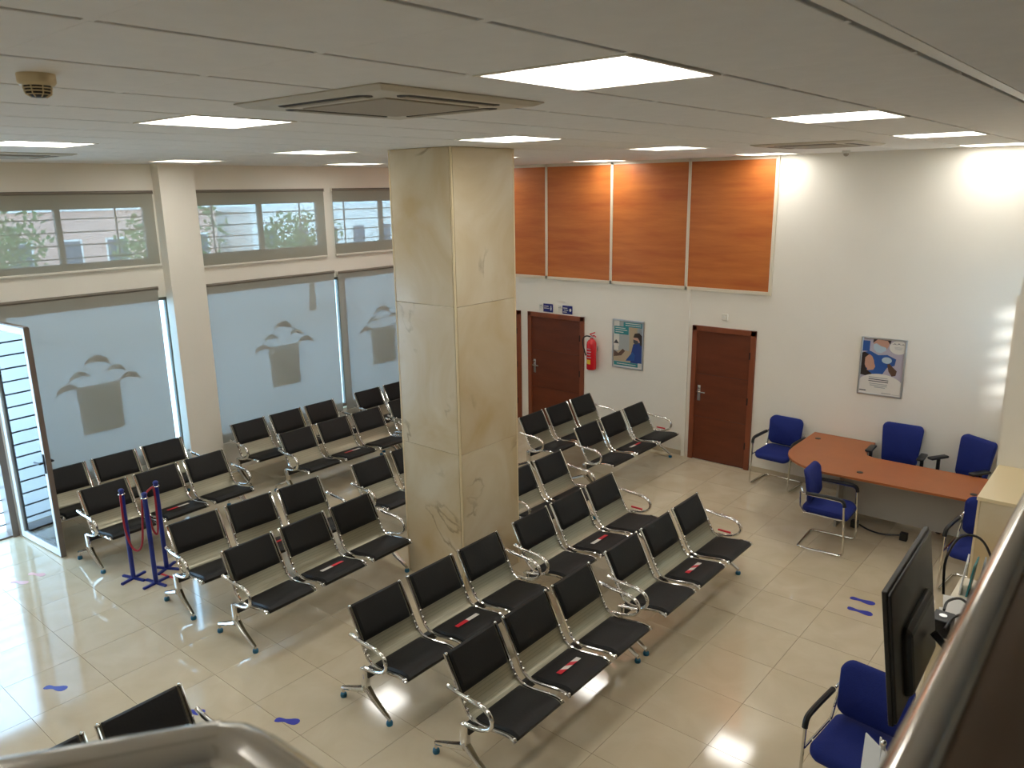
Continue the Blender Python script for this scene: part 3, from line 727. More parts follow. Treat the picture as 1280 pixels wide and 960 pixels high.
def cushion(hu, hv, r, t, sub=6):
    """rounded pad in the UV plane, thickness t; returns rings as (u, v, w) and builds a closed mesh"""
    def outline(k):
        a, b, rr = hu - k, hv - k, max(r - k * 0.6, 0.01); out = []
        for cu, cv, a0 in ((a - rr, b - rr, 0), (-a + rr, b - rr, PI / 2), (-a + rr, -b + rr, PI), (a - rr, -b + rr, 1.5 * PI)):
            for i in range(sub + 1):
                q = a0 + PI / 2 * i / sub; out.append((cu + rr * math.cos(q), cv + rr * math.sin(q)))
        return out
    bm = BM(); L = []
    for k, wv in ((0.16, -0.5), (0.035, -0.5), (0.010, -0.38), (0.0, -0.12), (0.0, 0.12), (0.010, 0.38), (0.035, 0.5), (0.16, 0.5)):
        L.append([bm.verts.new((u, v, wv * t)) for u, v in outline(k)])
    n = len(L[0])
    for i in range(len(L) - 1):
        for k in range(n): bm.faces.new((L[i][k], L[i][(k + 1) % n], L[i + 1][(k + 1) % n], L[i + 1][k]))
    bm.faces.new(L[0][::-1]); bm.faces.new(L[-1])
    return bm
def to_back(bm, hv):      # UV pad stood upright: u -> y, v -> z from 0, w -> x
    for v in bm.verts: v.co = Vector((v.co.z, v.co.x, v.co.y + hv))
    return bm
def visitor_chair(label, x, y, rz):
    t = thing('visitor_chair', label, 'chair', (x, y, 0), rz, 'blue visitor chairs')
    # faces local +x
    bm = cushion(0.245, 0.24, 0.075, 0.075)
    for v in bm.verts: v.co.z += 0.455
    for v in bm.verts:
        if v.co.x > 0.15: v.co.z -= (v.co.x - 0.15) * 0.35
        f_ = 1 - 0.06 * max(0, (v.co.x + 0.24) / 0.48 - 0.0) if False else 1
        v.co.y *= (0.93 + 0.07 * math.cos(v.co.x * 4))
    obj('seat', bm, 'blue_fabric', t, True)
    bm = to_back(cushion(0.225, 0.19, 0.065, 0.055), 0.19)
    for v in bm.verts:
        k = v.co.z / 0.38; v.co.y *= 0.94 + 0.10 * math.sin(k * PI * 0.8); v.co.x += 0.03 * (v.co.y / 0.23) ** 2 - 0.06 * k + 0.03 * math.sin(k * PI)
        v.co.x += -0.20; v.co.z += 0.510
    obj('backrest', bm, 'blue_fabric', t, True)
    bm = BM(); W = 0.265
    def bend(a, b, c, r=0.05, n=4):
        a, b, c = Vector(a), Vector(b), Vector(c); u = (a - b).normalized(); v = (c - b).normalized(); out = []
        for i in range(n + 1):
            s = i / n; p0 = b + u * r; p2 = b + v * r
            out.append((1 - s) ** 2 * p0 + 2 * s * (1 - s) * b + s * s * p2)
        return out
    P = [(-0.255, -W + 0.03, 0.70), (-0.235, -W, 0.645), (0.205, -W, 0.64), (0.245, -W, 0.02), (-0.25, -W, 0.014), (-0.25, W, 0.014), (0.245, W, 0.02), (0.205, W, 0.64), (-0.235, W, 0.645), (-0.255, W - 0.03, 0.70)]
    path = [Vector(P[0])]
    for i in range(1, len(P) - 1): path += bend(P[i - 1], P[i], P[i + 1], 0.03 if i in (1, 8) else 0.055)
    path.append(Vector(P[-1])); tube(bm, path, 0.0115, 8)
    obj('frame', bm, 'chrome', t, True)
    bm = BM(); tube(bm, [(0.1, -W, 0.43), (0.1, W, 0.43)], 0.010, 6); tube(bm, [(-0.17, -W, 0.43), (-0.17, W, 0.43)], 0.010, 6)
    for sg in (-1, 1): tube(bm, [(0.225, sg * W, 0.43), (-0.20, sg * W, 0.43), (-0.245, sg * W, 0.50), (-0.262, sg * (W - 0.02), 0.66)], 0.010, 6)
    obj('seat_frame', bm, 'chrome', t, True)
    for sg in (-1, 1):
        bm = BM(); tube(bm, smooth_path([(-0.19, sg * W, 0.655), (0.0, sg * W, 0.660), (0.14, sg * W, 0.658), (0.20, sg * W, 0.640), (0.217, sg * W, 0.585)], 3), 0.020, 8); obj('arm_pad', bm, 'black_plastic', t, True)
    return t
visitor_chair('blue visitor chair against the wall between brown door and desk', 6.42, -0.29, -PI / 2 - 0.05)
visitor_chair('blue visitor chair in front of the desk seen from its side', 7.575, -1.72, 0.05)
visitor_chair('blue visitor chair half hidden by the marble half wall', 9.075, -1.92, -PI / 2 - 0.1)
visitor_chair('blue visitor chair at the bottom right behind the television', 9.03, -5.53, -PI / 2 - 0.09)
def office_chair(label, x, y, rz):
    t = thing('office_chair', label, 'chair', (x, y, 0), rz, 'blue swivel chairs behind the desk')
    bm = cushion(0.245, 0.25, 0.08, 0.085)
    for v in bm.verts: v.co.z += 0.482
    obj('seat', bm, 'blue_fabric', t, True)
    bm = to_back(cushion(0.235, 0.25, 0.06, 0.065), 0.25)
    for v in bm.verts:
        k = v.co.z / 0.50; v.co.y *= 0.84 + 0.16 * k; v.co.x += 0.045 * (v.co.y / 0.23) ** 2 - 0.09 * k + 0.03 * math.sin(k * PI); v.co.x -= 0.225; v.co.z += 0.56
    obj('backrest', bm, 'blue_fabric', t, True)
    bm = BM(); tube(bm, [(-0.05, 0, 0.43), (-0.24, 0, 0.45), (-0.29, 0, 0.60), (-0.29, 0, 0.80)], 0.02, 8, flat=1.6); obj('back_support', bm, 'black_plastic', t, True)
    bm = BM(); lathe(bm, [(0.025, 0.10), (0.025, 0.30), (0.018, 0.30), (0.018, 0.42), (0.09, 0.42), (0.09, 0.44)], 14); obj('gas_lift', bm, 'black_plastic', t, True)
    for k in range(5):
        a = 2 * PI * k / 5 + 0.3; c, s = math.cos(a), math.sin(a)
        bm = BM(); tube(bm, [(0.02 * c, 0.02 * s, 0.12), (0.16 * c, 0.16 * s, 0.105), (0.29 * c, 0.29 * s, 0.075)], [0.028, 0.022, 0.016], 8); lg = obj('base_arm', bm, 'black_plastic', t, True)
        bm = BM(); tube(bm, [(0.29 * c - 0.022 * s, 0.29 * s + 0.022 * c, 0.028), (0.29 * c + 0.022 * s, 0.29 * s - 0.022 * c, 0.028)], 0.028, 12); obj('caster', bm, 'black_plastic', lg, True)
    for sg in (-1, 1):
        bm = BM(); tube(bm, [(0.0, sg * 0.2, 0.43), (0.0, sg * 0.28, 0.45), (0.0, sg * 0.285, 0.50), (0.0, sg * 0.285, 0.76)], [0.02, 0.02, 0.022, 0.020], 8); ar = obj('arm_post', bm, 'black_plastic', t, True)
        bm = BM(); box(bm, -0.12, 0.14, sg * 0.285 - 0.04, sg * 0.285 + 0.04, 0.757, 0.787, bev=0.013, seg=3); obj('arm_pad', bm, 'black_plastic', ar, True)
    return t
office_chair('blue swivel office chair in the middle behind the desk', 7.88, -0.35, -PI / 2 + 0.03)
office_chair('blue swivel office chair turned aside at the right end of the desk', 8.56, -0.38, math.radians(-122))

# ================================================================== WALL ITEMS
def wall_art(name, label, x0, x1, z0, z1, frame_m):
    t = thing(name, label, 'poster', (x0, -0.002, z0)); W_, H_ = x1 - x0, z1 - z0
    obj('backing', bx(0, W_, -0.012, 0, 0, H_), 'art_cream', t)
    ft = 0.022
    fr = BM(); box(fr, 0, ft, -0.024, -0.001, 0, H_, bev=0.003, seg=1); box(fr, W_ - ft, W_, -0.024, -0.001, 0, H_, bev=0.003, seg=1); box(fr, ft, W_ - ft, -0.024, -0.001, 0, ft, bev=0.003, seg=1); box(fr, ft, W_ - ft, -0.024, -0.001, H_ - ft, H_, bev=0.003, seg=1)
    obj('frame', fr, frame_m, t)
    return t, W_, H_
lay = [0]
def art(t, name, pts, m, W_, H_, lvl):
    bm = BM(); prism_y(bm, [(max(0.022, min(W_ - 0.022, u * W_)), max(0.022, min(H_ - 0.022, v * H_))) for u, v in pts], -0.0125 - 0.0006 * lvl - 0.0004, -0.0122)
    return obj(name, bm, m, t)
def rect(u0, v0, u1, v1): return [(u0, v0), (u1, v0), (u1, v1), (u0, v1)]
# poster over the desk: a dentist in a mask leaning over a patient
t, W_, H_ = wall_art('dental_poster', 'framed dental poster with white lower arc above the blue chairs', 7.27, 7.795, 1.355, 2.085, 'alu')
art(t, 'printed_background', rect(0, 0.25, 1, 1), 'art_lilac', W_, H_, 0)
art(t, 'printed_background', [(0, 0.75), (0.2, 0.75), (0.2, 0.93), (0, 0.93)], 'art_gown', W_, H_, 1)
art(t, 'printed_gown', [(0.0, 0.38), (0.0, 0.72), (0.22, 0.76), (0.40, 0.70), (0.60, 0.72), (0.80, 0.66), (0.78, 0.55), (0.62, 0.50), (0.50, 0.34), (0.2, 0.34)], 'art_gown', W_, H_, 2)
art(t, 'printed_face', ellipse(0.45, 0.90, 0.17, 0.12), 'art_skin', W_, H_, 3)
art(t, 'printed_hair', [(0.26, 0.90), (0.27, 1.0), (0.66, 1.0), (0.64, 0.90), (0.58, 0.96), (0.36, 0.97)], 'art_hair', W_, H_, 4)
art(t, 'printed_mask', [(0.28, 0.88), (0.34, 0.90), (0.44, 0.86), (0.56, 0.84), (0.56, 0.79), (0.46, 0.74), (0.36, 0.75), (0.29, 0.80)], 'art_mask', W_, H_, 5)
art(t, 'printed_glove', ellipse(0.60, 0.625, 0.11, 0.055), 'art_mask', W_, H_, 5)
art(t, 'printed_face', ellipse(0.19, 0.58, 0.12, 0.12), 'art_skin', W_, H_, 5)
art(t, 'printed_face', [(0.2, 0.66), (0.31, 0.62), (0.33, 0.55), (0.36, 0.50), (0.32, 0.44), (0.18, 0.42)], 'art_skin', W_, H_, 6)
art(t, 'printed_hair', [(0, 0.34), (0.0, 0.72), (0.10, 0.735), (0.20, 0.70), (0.12, 0.64), (0.12, 0.52), (0.17, 0.43), (0.30, 0.37), (0.2, 0.32)], 'art_hair', W_, H_, 7)
art(t, 'printed_arm', [(0.66, 0.58), (0.74, 0.52), (0.84, 0.46), (0.82, 0.38), (0.74, 0.36), (0.66, 0.44), (0.62, 0.55)], 'art_brown', W_, H_, 6)
art(t, 'printed_page', [(0, 0), (1, 0), (1, 0.22)] + [(0.5 + 0.55 * math.cos(a), 0.14 + 0.24 * math.sin(a)) for a in [0.35 + (PI - 0.7) * i / 14 for i in range(15)]] + [(0, 0.22)], 'art_cream', W_, H_, 9)
art(t, 'printed_badge', ellipse(0.83, 0.86, 0.20, 0.115), 'art_cream', W_, H_, 9)
for k, (x_, s_) in enumerate(((0.74, 1), (0.83, 1.5), (0.92, 1))):
    art(t, 'printed_logo', [(x_ - 0.05, 0.905), (x_, 0.915 + 0.014 * s_), (x_ + 0.05, 0.905), (x_, 0.908 + 0.010 * s_)], 'art_ink', W_, H_, 11)
for k in range(3): art(t, 'printed_line', rect(0.74 + 0.01 * k, 0.862 - k * 0.018, 0.92 - 0.01 * k, 0.867 - k * 0.018), 'art_grey', W_, H_, 11)
for k, (a_, b_, z_, m_) in enumerate(((0.24, 0.66, 0.305, 'art_grey'), (0.24, 0.68, 0.272, 'art_ink'), (0.24, 0.68, 0.238, 'art_ink'), (0.26, 0.66, 0.195, 'art_grey'), (0.28, 0.66, 0.165, 'art_grey'), (0.38, 0.62, 0.138, 'art_grey'))):
    art(t, 'printed_line', rect(a_, z_, b_, z_ + 0.014), m_, W_, H_, 11)
art(t, 'printed_line', rect(0.05, 0.06, 0.2, 0.078), 'art_ink', W_, H_, 11); art(t, 'printed_line', rect(0.55, 0.048, 0.76, 0.062), 'art_grey', W_, H_, 11); art(t, 'printed_line', rect(0.78, 0.046, 0.95, 0.052), 'art_grey', W_, H_, 11)
# poster by the extinguisher: teal captions, a worker in blue
t, W_, H_ = wall_art('clinic_poster', 'framed clinic poster with teal captions beside the red extinguisher', 3.605, 4.155, 1.21, 1.965, 'alu')
art(t, 'printed_background', rect(0, 0.1, 1, 1), 'art_grey', W_, H_, 0)
art(t, 'printed_wall', rect(0, 0.45, 0.22, 1), 'art_cream', W_, H_, 1)
art(t, 'printed_wall', rect(0.55, 0.30, 0.8, 0.9), 'art_beige', W_, H_, 1)
art(t, 'printed_bench', [(0, 0.14), (0.75, 0.14), (0.62, 0.36), (0.3, 0.38), (0, 0.30)], 'art_beige', W_, H_, 2)
art(t, 'printed_tools', [(0.05, 0.22), (0.30, 0.26), (0.42, 0.36), (0.34, 0.40), (0.2, 0.30), (0.05, 0.36)], 'art_brown', W_, H_, 3)
art(t, 'printed_machine', [(0.06, 0.36), (0.2, 0.36), (0.2, 0.54), (0.06, 0.54)], 'art_cream', W_, H_, 4)
art(t, 'printed_machine', [(0.04, 0.50), (0.22, 0.50), (0.12, 0.58)], 'art_ink', W_, H_, 5)
art(t, 'printed_gown', [(0.60, 0.13), (0.62, 0.34), (0.68, 0.52), (0.80, 0.56), (1, 0.56), (1, 0.13)], 'art_gown_dark', W_, H_, 4)
art(t, 'printed_sleeve', [(0.48, 0.20), (0.66, 0.36), (0.74, 0.30), (0.72, 0.18), (0.45, 0.16)], 'art_gown', W_, H_, 5)
art(t, 'printed_face', ellipse(0.80, 0.63, 0.11, 0.085), 'art_skin', W_, H_, 5)
art(t, 'printed_hair', [(0.68, 0.66), (0.72, 0.74), (0.86, 0.76), (0.98, 0.70), (0.98, 0.52), (0.90, 0.50), (0.88, 0.60), (0.82, 0.66)], 'art_hair', W_, H_, 6)
art(t, 'printed_mask', [(0.68, 0.62), (0.82, 0.60), (0.86, 0.55), (0.76, 0.52), (0.69, 0.55)], 'art_ink', W_, H_, 7)
art(t, 'printed_caption', rect(0.36, 0.86, 0.97, 0.955), 'teal', W_, H_, 8)
art(t, 'printed_caption', rect(0.06, 0.70, 0.52, 0.86), 'teal', W_, H_, 8)
art(t, 'printed_caption', rect(0.06, 0.05, 0.84, 0.125), 'teal', W_, H_, 8)
art(t, 'printed_footer', rect(0.84, 0.02, 0.98, 0.14), 'art_cream', W_, H_, 8)
for a_, b_, z_ in ((0.42, 0.92, 0.925), (0.42, 0.92, 0.885), (0.1, 0.42, 0.82), (0.1, 0.48, 0.78), (0.1, 0.36, 0.735), (0.16, 0.78, 0.082)):
    art(t, 'printed_line', rect(a_, z_, b_, z_ + 0.012), 'art_cream', W_, H_, 10)
# two blue signs above the door
for i, x in enumerate((2.155, 2.545)):
    t = thing('door_sign', ('left blue direction sign above the brown door', 'right blue direction sign above the brown door')[i], 'sign', (x, -0.002, 1.965), 0, 'blue signs above the door')
    obj('logo_plate', bx(0, 0.085, -0.006, 0, 0, 0.115), 'art_cream', t)
    for k in range(3):
        bm = BM(); c = 0.02 + 0.0225 * k; prism_y(bm, [(c - 0.016, 0.07), (c, 0.085 + (0.018 if k == 1 else 0)), (c + 0.016, 0.07), (c, 0.077 + (0.014 if k == 1 else 0))], -0.0075, -0.006); obj('logo_leaf', bm, 'art_ink', t)
    obj('logo_line', bx(0.012, 0.07, -0.0072, -0.006, 0.045, 0.050), 'art_grey', t)
    obj('blue_plate', bx(0.09, 0.285, -0.008, 0, -0.01, 0.125, bev=0.002, seg=1), 'sign_blue', t)
    for k, (a_, b_) in enumerate(((0.105, 0.20), (0.105, 0.215)) if i == 0 else ((0.105, 0.19), (0.12, 0.205), (0.105, 0.18))):
        obj('sign_line', bx(a_, b_, -0.0092, -0.008, 0.078 - 0.032 * k, 0.090 - 0.032 * k), 'paper', t)
    bm = BM(); prism_y(bm, ellipse(0.248, 0.088 if i == 0 else 0.058, 0.011 if i == 0 else 0.02, 0.012 if i == 0 else 0.026, 14), -0.0092, -0.008); obj('pictogram', bm, 'paper', t)
    if i == 0:
        bm = BM(); prism_y(bm, [(0.232, 0.07), (0.264, 0.07), (0.258, 0.02), (0.238, 0.02)], -0.0092, -0.008); obj('pictogram', bm, 'paper', t)
# wall box over the right door
wbx = thing('wall_sensor', 'small white wall box above the right brown door', 'sensor', (5.44, -0.001, 2.11))
obj('body', bx(-0.045, 0.045, -0.03, 0, 0, 0.09, bev=0.008), 'white_metal', wbx); bm = BM(); lathe(bm, [(0.018, 0), (0.018, -0.006)], 12, (0, -0.03, 0.045), 'Y'); obj('button', bm, 'paper', wbx)
# fire extinguisher
ex = thing('fire_extinguisher', 'red fire extinguisher with black hose hanging on the wall', 'fire extinguisher', (3.275, -0.105, 1.13))
bm = BM(); lathe(bm, [(0.060, 0.0), (0.076, 0.012), (0.078, 0.03), (0.078, 0.40), (0.072, 0.44), (0.05, 0.475), (0.026, 0.49), (0.026, 0.51)], 24); obj('cylinder', bm, 'ext_red', ex, True)
bm = BM(); lathe(bm, [(0.022, 0.51), (0.024, 0.54), (0.012, 0.545)], 12); obj('valve', bm, 'alu', ex, True)
bm = BM(); tube(bm, [(0.0, 0, 0.545), (-0.03, 0, 0.565), (0.06, 0, 0.60)], 0.010, 8); tube(bm, [(0.0, 0, 0.535), (0.05, 0, 0.55), (0.08, 0, 0.53)], 0.009, 8); obj('lever', bm, 'ext_red', ex, True)
bm = BM(); tube(bm, smooth_path([(-0.01, -0.02, 0.53), (-0.08, -0.03, 0.535), (-0.14, -0.03, 0.49), (-0.145, -0.03, 0.40), (-0.115, -0.03, 0.30), (-0.085, -0.03, 0.22)], 4), 0.011, 8); obj('hose', bm, 'black_plastic', ex, True)
bm = BM()
def band(z0, z1, a0, a1, m, nm):
    b2 = BM(); n = 8; V = []
    for i in range(n + 1):
        a = a0 + (a1 - a0) * i / n; V.append((b2.verts.new((0.0792 * math.cos(a), 0.0792 * math.sin(a), z0)), b2.verts.new((0.0792 * math.cos(a), 0.0792 * math.sin(a), z1)), b2.verts.new((0.0775 * math.cos(a), 0.0775 * math.sin(a), z0)), b2.verts.new((0.0775 * math.cos(a), 0.0775 * math.sin(a), z1))))
    for i in range(n):
        A, B_ = V[i], V[i + 1]; b2.faces.new((A[0], B_[0], B_[1], A[1])); b2.faces.new((A[2], A[3], B_[3], B_[2])); b2.faces.new((A[1], B_[1], B_[3], A[3])); b2.faces.new((A[0], A[2], B_[2], B_[0]))
    b2.faces.new((V[0][0], V[0][1], V[0][3], V[0][2])); b2.faces.new((V[-1][0], V[-1][2], V[-1][3], V[-1][1]))
    obj(nm, b2, m, ex)
band(0.10, 0.17, -2.3, -1.2, 'yellow', 'yellow_label')
for k in range(4): band(0.20 + k * 0.045, 0.212 + k * 0.045, -2.1, -1.1 - 0.1 * (k % 2), 'art_lilac', 'label_line')
obj('wall_bracket', bx(-0.05, 0.05, 0.075, 0.104, 0.30, 0.36), 'alu', ex)

# ================================================================== ROPE POSTS, FLOOR STICKERS
posts = [(2.19, -7.01, 0.3, 'front left blue rope post by the glass door'), (2.48, -6.91, 0.2, 'front right blue rope post by the glass door'), (2.25, -6.68, 0.5, 'rear blue rope post near the benches')]
for x, y, r, lab in posts:
    t = thing('rope_post', lab, 'barrier post', (x, y, 0), r, 'blue rope posts')
    bm = BM(); tube(bm, [(0, 0, 0.02), (0, 0, 0.98)], 0.024, 14); obj('post', bm, 'stanchion_blue', t, True)
    bm = BM(); lathe(bm, [(0.024, 0.98), (0.028, 0.985), (0.028, 1.0), (0.015, 1.012)], 14); obj('cap', bm, 'stanchion_blue', t, True)
    for k in range(2):
        bm = BM(); c, s = math.cos(k * PI / 2), math.sin(k * PI / 2)
        box(bm, -0.15, 0.15, -0.014, 0.014, 0.0, 0.02) if k == 0 else box(bm, -0.014, 0.014, -0.15, 0.15, 0.0, 0.021); obj('foot_bar', bm, 'stanchion_blue', t)
    bm = BM(); tube(bm, [(0.03 * math.cos(a * PI / 5), 0.03 * math.sin(a * PI / 5), 0.955) for a in range(10)], 0.006, 6, True); obj('rope_ring', bm, 'chrome', t, True)
bm = BM(); tube(bm, smooth_path([(2.21, -7.03, 0.955), (2.235, -7.045, 0.90), (2.25, -7.05, 0.62), (2.29, -7.03, 0.42), (2.36, -7.0, 0.37), (2.42, -6.97, 0.46), (2.455, -6.95, 0.72), (2.46, -6.93, 0.94)], 5), 0.011, 8)
tag(obj('rope', bm, 'rope_red', None, True), 'red rope sagging between the two front blue posts', 'rope')
bm = BM(); tube(bm, smooth_path([(2.455, -6.885, 0.95), (2.43, -6.86, 0.985), (2.36, -6.79, 0.985), (2.30, -6.73, 0.96), (2.295, -6.725, 0.80), (2.33, -6.75, 0.55), (2.37, -6.79, 0.48), (2.42, -6.85, 0.60), (2.45, -6.885, 0.88)], 5), 0.011, 8)
tag(obj('rope', bm, 'rope_red', None, True), 'red rope looped between right front and rear blue posts', 'rope')
bm = BM(); prism(bm, [(2.27, -6.80), (2.52, -6.745), (2.515, -6.72), (2.265, -6.775)], 0.0005, 0.002)
tag(obj('floor_tape', bm, 'tape_red'), 'red tape strip on the floor between the rope posts', 'tape')
def footprint(x, y, ang, m, label, grp, ln=0.27, mir=1):
    bm = BM(); pts = [(-0.5, -0.04), (-0.49, -0.12), (-0.42, -0.155), (-0.30, -0.15), (-0.18, -0.105), (-0.05, -0.10), (0.08, -0.155), (0.25, -0.195), (0.38, -0.18), (0.47, -0.10), (0.5, 0.02), (0.46, 0.12), (0.36, 0.17), (0.22, 0.165), (0.05, 0.11), (-0.12, 0.08), (-0.28, 0.11), (-0.40, 0.12), (-0.48, 0.06)]
    prism(bm, [(a * ln, b * ln * mir) for a, b in (pts if mir > 0 else pts[::-1])], 0.0004, 0.0016)
    o = obj('footprint_sticker', bm, m); o.location = (x, y, 0); o.rotation_euler = (0, 0, ang); tag(o, label, 'floor sticker', grp)
footprint(8.275, -2.765, 0.03, 'footprint_blue', 'blue footprint sticker before the desk, the farther of two', 'blue footprint stickers', 0.23)
footprint(8.315, -2.985, 0.05, 'footprint_blue', 'blue footprint sticker before the desk, the nearer of two', 'blue footprint stickers', 0.23, -1)
footprint(3.565, -8.29, 0.55, 'footprint_blue', 'blue footprint sticker on the shiny floor at far left', 'blue footprint stickers', 0.20)
footprint(5.415, -7.33, 0.5, 'footprint_blue', 'blue footprint sticker beside the steel handrail end', 'blue footprint stickers', 0.20)
footprint(4.74, -7.73, 0.5, 'footprint_blue', 'blue footprint sticker partly behind the cut-off bench', 'blue footprint stickers', 0.20)
footprint(1.31, -7.80, 0.5, 'footprint_red', 'pale red footprint sticker by the entrance, the nearer of two', 'pale red footprint stickers', 0.20)
footprint(1.265, -7.62, 0.5, 'footprint_red', 'pale red footprint sticker by the entrance, the farther of two', 'pale red footprint stickers', 0.20, -1)

# ================================================================== TELEVISION AND CLUTTER
tv = thing('television', 'black flat television seen from behind beside the handrail', 'television', (9.45, -6.27, 0), 0.03)
scr = bx(-0.012, 0.012, -0.435, 0.435, 0, 0.66, bev=0.005)
TM = Matrix.Translation((-0.035, 0, 1.51)) @ Matrix.Rotation(-0.135, 4, 'Y')
def tvpart(nm, bm, m_, sm=False):
    bm.transform(TM); return obj(nm, bm, m_, tv, sm)
tvpart('bezel', scr, 'tv_black')
tvpart('screen', bx(-0.0135, -0.012, -0.42, 0.42, 0.02, 0.645), 'black_plastic')
bm = BM(); box(bm, 0.008, 0.026, -0.428, 0.428, 0.008, 0.645, bev=0.013, seg=3); tvpart('rear_cover', bm, 'tv_black', True)
bm = BM(); box(bm, 0.0, 0.065, -0.27, 0.27, 0.05, 0.40, bev=0.04, seg=3); tvpart('rear_housing', bm, 'tv_black')
bm = BM(); tube(bm, [(0.10, 0.08, 0.02), (0.10, 0.08, 1.68), (0.02, 0.08, 1.76)], 0.02, 10); obj('stand_pole', bm, 'black_plastic', tv, True)
obj('stand_base', bx(-0.12, 0.32, -0.2, 0.3, 0, 0.02, bev=0.006), 'black_plastic', tv)
cab = thing('tall_cabinet', 'tall beige cabinet behind the television holding loose papers', 'cabinet', (9.575, -5.33, 0))
obj('body', bx(-0.19, 0.2, -0.42, 0.42, 0.05, 1.47, bev=0.004), 'marble_trim', cab)
obj('top', bx(-0.205, 0.215, -0.435, 0.435, 1.47, 1.50, bev=0.004), 'trim_cream', cab)
obj('plinth', bx(-0.17, 0.19, -0.40, 0.40, 0, 0.05), 'frame_dark', cab)
for k in range(2): 
    dd = obj('door', bx(-0.202, -0.19, -0.41 + k * 0.412, -0.002 + k * 0.412, 0.08, 1.44, bev=0.003), 'marble_trim', cab); obj('knob', bx(-0.22, -0.202, -0.04 + k * 0.06, -0.025 + k * 0.06, 0.8, 0.9), 'alu', dd)
TZ = 1.5005
for k, (x, y, a, sz) in enumerate(((9.49, -5.52, 0.3, 0.10), (9.50, -5.44, -0.4, 0.085), (9.46, -5.40, 0.2, 0.09))):
    o = obj('paper_sheet', bx(-sz, sz, -sz * 1.41, sz * 1.41, 0, 0.012), 'paper'); o.location = (x, y, TZ + k * 0.0125); o.rotation_euler = (0, 0, a)
    tag(o, ('white paper bundle lying under the others on the cabinet', 'white paper bundle in the middle of the cabinet pile', 'white paper bundle on top of the cabinet pile')[k], 'papers', 'papers on the cabinet')
for k, (x, y, a, m_) in enumerate(((9.40, -5.09, 0.12, 'paper'), (9.445, -5.09, 0.02, 'teal'), (9.49, -5.07, 0.15, 'art_grey'), (9.54, -5.08, 0.05, 'art_ink'))):
    o = obj('brochure', bx(-0.004, 0.004, -0.08, 0.08, 0, 0.21), m_); o.location = (x, y, TZ + 0.001); o.rotation_euler = (0, 0.10, a)
    tag(o, ('white brochure standing behind the television', 'teal brochure standing behind the television', 'grey brochure standing behind the television', 'dark brochure standing behind the television')[k], 'brochure', 'brochures on the cabinet')
bm = BM(); tube(bm, [(0.05 * math.cos(a * PI / 12), 0.05 * math.sin(a * PI / 12), 0.012 + 0.0015 * a) for a in range(70)], 0.009, 6)
o = obj('cable_coil', bm, 'art_beige', None, True); o.location = (9.68, -5.08, TZ); tag(o, 'pale coiled cable on the cabinet behind the television', 'cable')
pb = thing('power_adapter', 'black power box with a round silver socket behind the television', 'power adapter', (9.42, -5.68, TZ))
obj('body', bx(-0.05, 0.05, -0.065, 0.065, 0, 0.10, bev=0.006), 'black_plastic', pb); bm = BM(); lathe(bm, [(0.02, 0), (0.02, 0.004)], 14, (0, 0, 0.10)); obj('socket', bm, 'alu', pb)
for k, p in enumerate(([(9.45, -5.95, 1.86), (9.43, -5.88, 2.02), (9.46, -5.72, 2.10), (9.54, -5.52, 2.02), (9.62, -5.34, 1.72), (9.64, -5.26, 1.51)],
                       [(9.47, -6.0, 1.80), (9.46, -5.85, 1.78), (9.49, -5.66, 1.72), (9.54, -5.50, 1.60), (9.60, -5.40, 1.545)],
                       [(9.49, -6.05, 1.72), (9.50, -5.90, 1.72), (9.54, -5.78, 1.70), (9.56, -5.68, 1.62), (9.58, -5.64, 1.51)])):
    bm = BM(); tube(bm, smooth_path(p, 6), 0.007, 6)
    tag(obj('cable', bm, 'black_plastic', None, True), ('black cable arching high from the back of the television', 'black cable falling onto the cabinet papers', 'black cable dropping to the cabinet top near the power box')[k], 'cable', 'television cables')
st = thing('leaflet_stand', 'leaflet stand with white sheets at the bottom right under the television', 'leaflet stand', (9.45, -6.92, 0))
bm = BM(); lathe(bm, [(0.15, 0), (0.15, 0.012), (0.02, 0.02)], 20); obj('base', bm, 'alu', st, True)
bm = BM(); tube(bm, [(0, 0, 0.02), (0, 0, 1.56)], 0.010, 10); obj('pole', bm, 'alu', st, True)
bm = BM(); ball(bm, (0, 0, 1.57), 0.014, 12, 8); obj('knob', bm, 'chrome', st, True)
for sg in (-1, 1):
    o = obj('sheet_holder', bx(-0.003, 0.003, -0.09, 0.09, 0, 0.30), 'paper', st); o.location = (sg * 0.022, 0.0, 1.24); o.rotation_euler = (0, sg * -0.03, 0.5 if sg > 0 else 0.9)

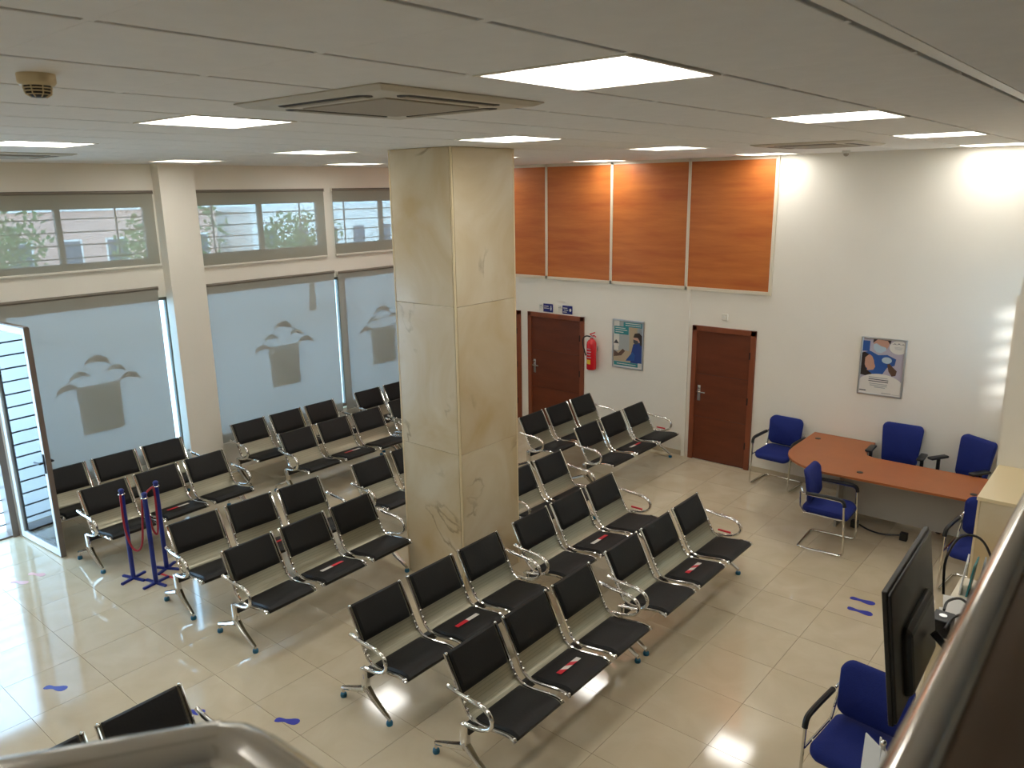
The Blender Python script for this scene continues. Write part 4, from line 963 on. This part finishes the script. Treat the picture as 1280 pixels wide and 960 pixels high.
# ================================================================== OUTSIDE
gnd = struct('ground', bx(-60, -0.22, -40, 30, -0.3, -0.03), 'out_ground')
def leafcloud(bm, c, r, n, s, rng):
    for _ in range(n):
        while True:
            p = Vector((rng.uniform(-1, 1), rng.uniform(-1, 1), rng.uniform(-1, 1)))
            if p.length < 1: break
        q = Vector(c) + Vector((p.x * r[0], p.y * r[1], p.z * r[2])); d = Vector((rng.uniform(-1, 1), rng.uniform(-1, 1), rng.uniform(-1, 1))).normalized(); e = d.orthogonal().normalized()
        bm.faces.new([bm.verts.new(q + d * s), bm.verts.new(q + e * s * 0.5), bm.verts.new(q - d * s), bm.verts.new(q - e * s * 0.5)])
rng = random.Random(3)
for k, (x, y, h, r, lab) in enumerate(((-13, 1.5, 3.2, 1.5, 'leafy tree outside the upper left window'), (-12.5, 6.0, 2.8, 1.3, 'leafy tree outside between the window column and pillar'), (-14, -3.0, 3.4, 1.6, 'leafy tree outside near the entrance'))):
    t = thing('street_tree', lab, 'tree', (x, y, -0.03), 0, 'trees outside the windows')
    bm = BM(); tube(bm, [(0, 0, 0), (0.05, 0.03, h * 0.4), (0, 0, h * 0.75)], [0.12, 0.09, 0.05], 8); obj('trunk', bm, 'bark', t, True)
    bm = BM()
    for q in range(5): leafcloud(bm, (rng.uniform(-.6, .6) * r, rng.uniform(-.6, .6) * r, h * 0.8 + rng.uniform(-.5, .5)), (r * 0.7, r * 0.7, r * 0.6), 260, 0.09, rng)
    f_ = obj('foliage', bm, 'leaf', t); f_['kind'] = 'stuff'
def house(x, y, sx, sy, h, m_, lab):
    t = thing('street_house', lab, 'building', (x, y, -0.03), 0, 'houses across the street')
    obj('wall', bx(-sx / 2, sx / 2, -sy / 2, sy / 2, 0, h), m_, t)
    obj('roof_edge', bx(-sx / 2 - 0.15, sx / 2 + 0.15, -sy / 2 - 0.15, sy / 2 + 0.15, h, h + 0.25), 'out_white', t)
    for q in range(int(sy // 2)):
        for z in (0.9, 3.2):
            if z + 1.3 > h: continue
            yy = -sy / 2 + 1 + q * 2
            wf = obj('window', bx(sx / 2, sx / 2 + 0.05, yy - 0.5, yy + 0.5, z, z + 1.2), 'out_white', t); obj('pane', bx(sx / 2 + 0.05, sx / 2 + 0.06, yy - 0.42, yy + 0.42, z + 0.08, z + 1.12), 'out_glass', wf)
house(-30, 4, 6, 14, 3.3, 'out_pink', 'pinkish house across the street seen through the upper blinds')
house(-30, 20, 6, 14, 3.0, 'out_white', 'white house across the street seen through the upper blinds')
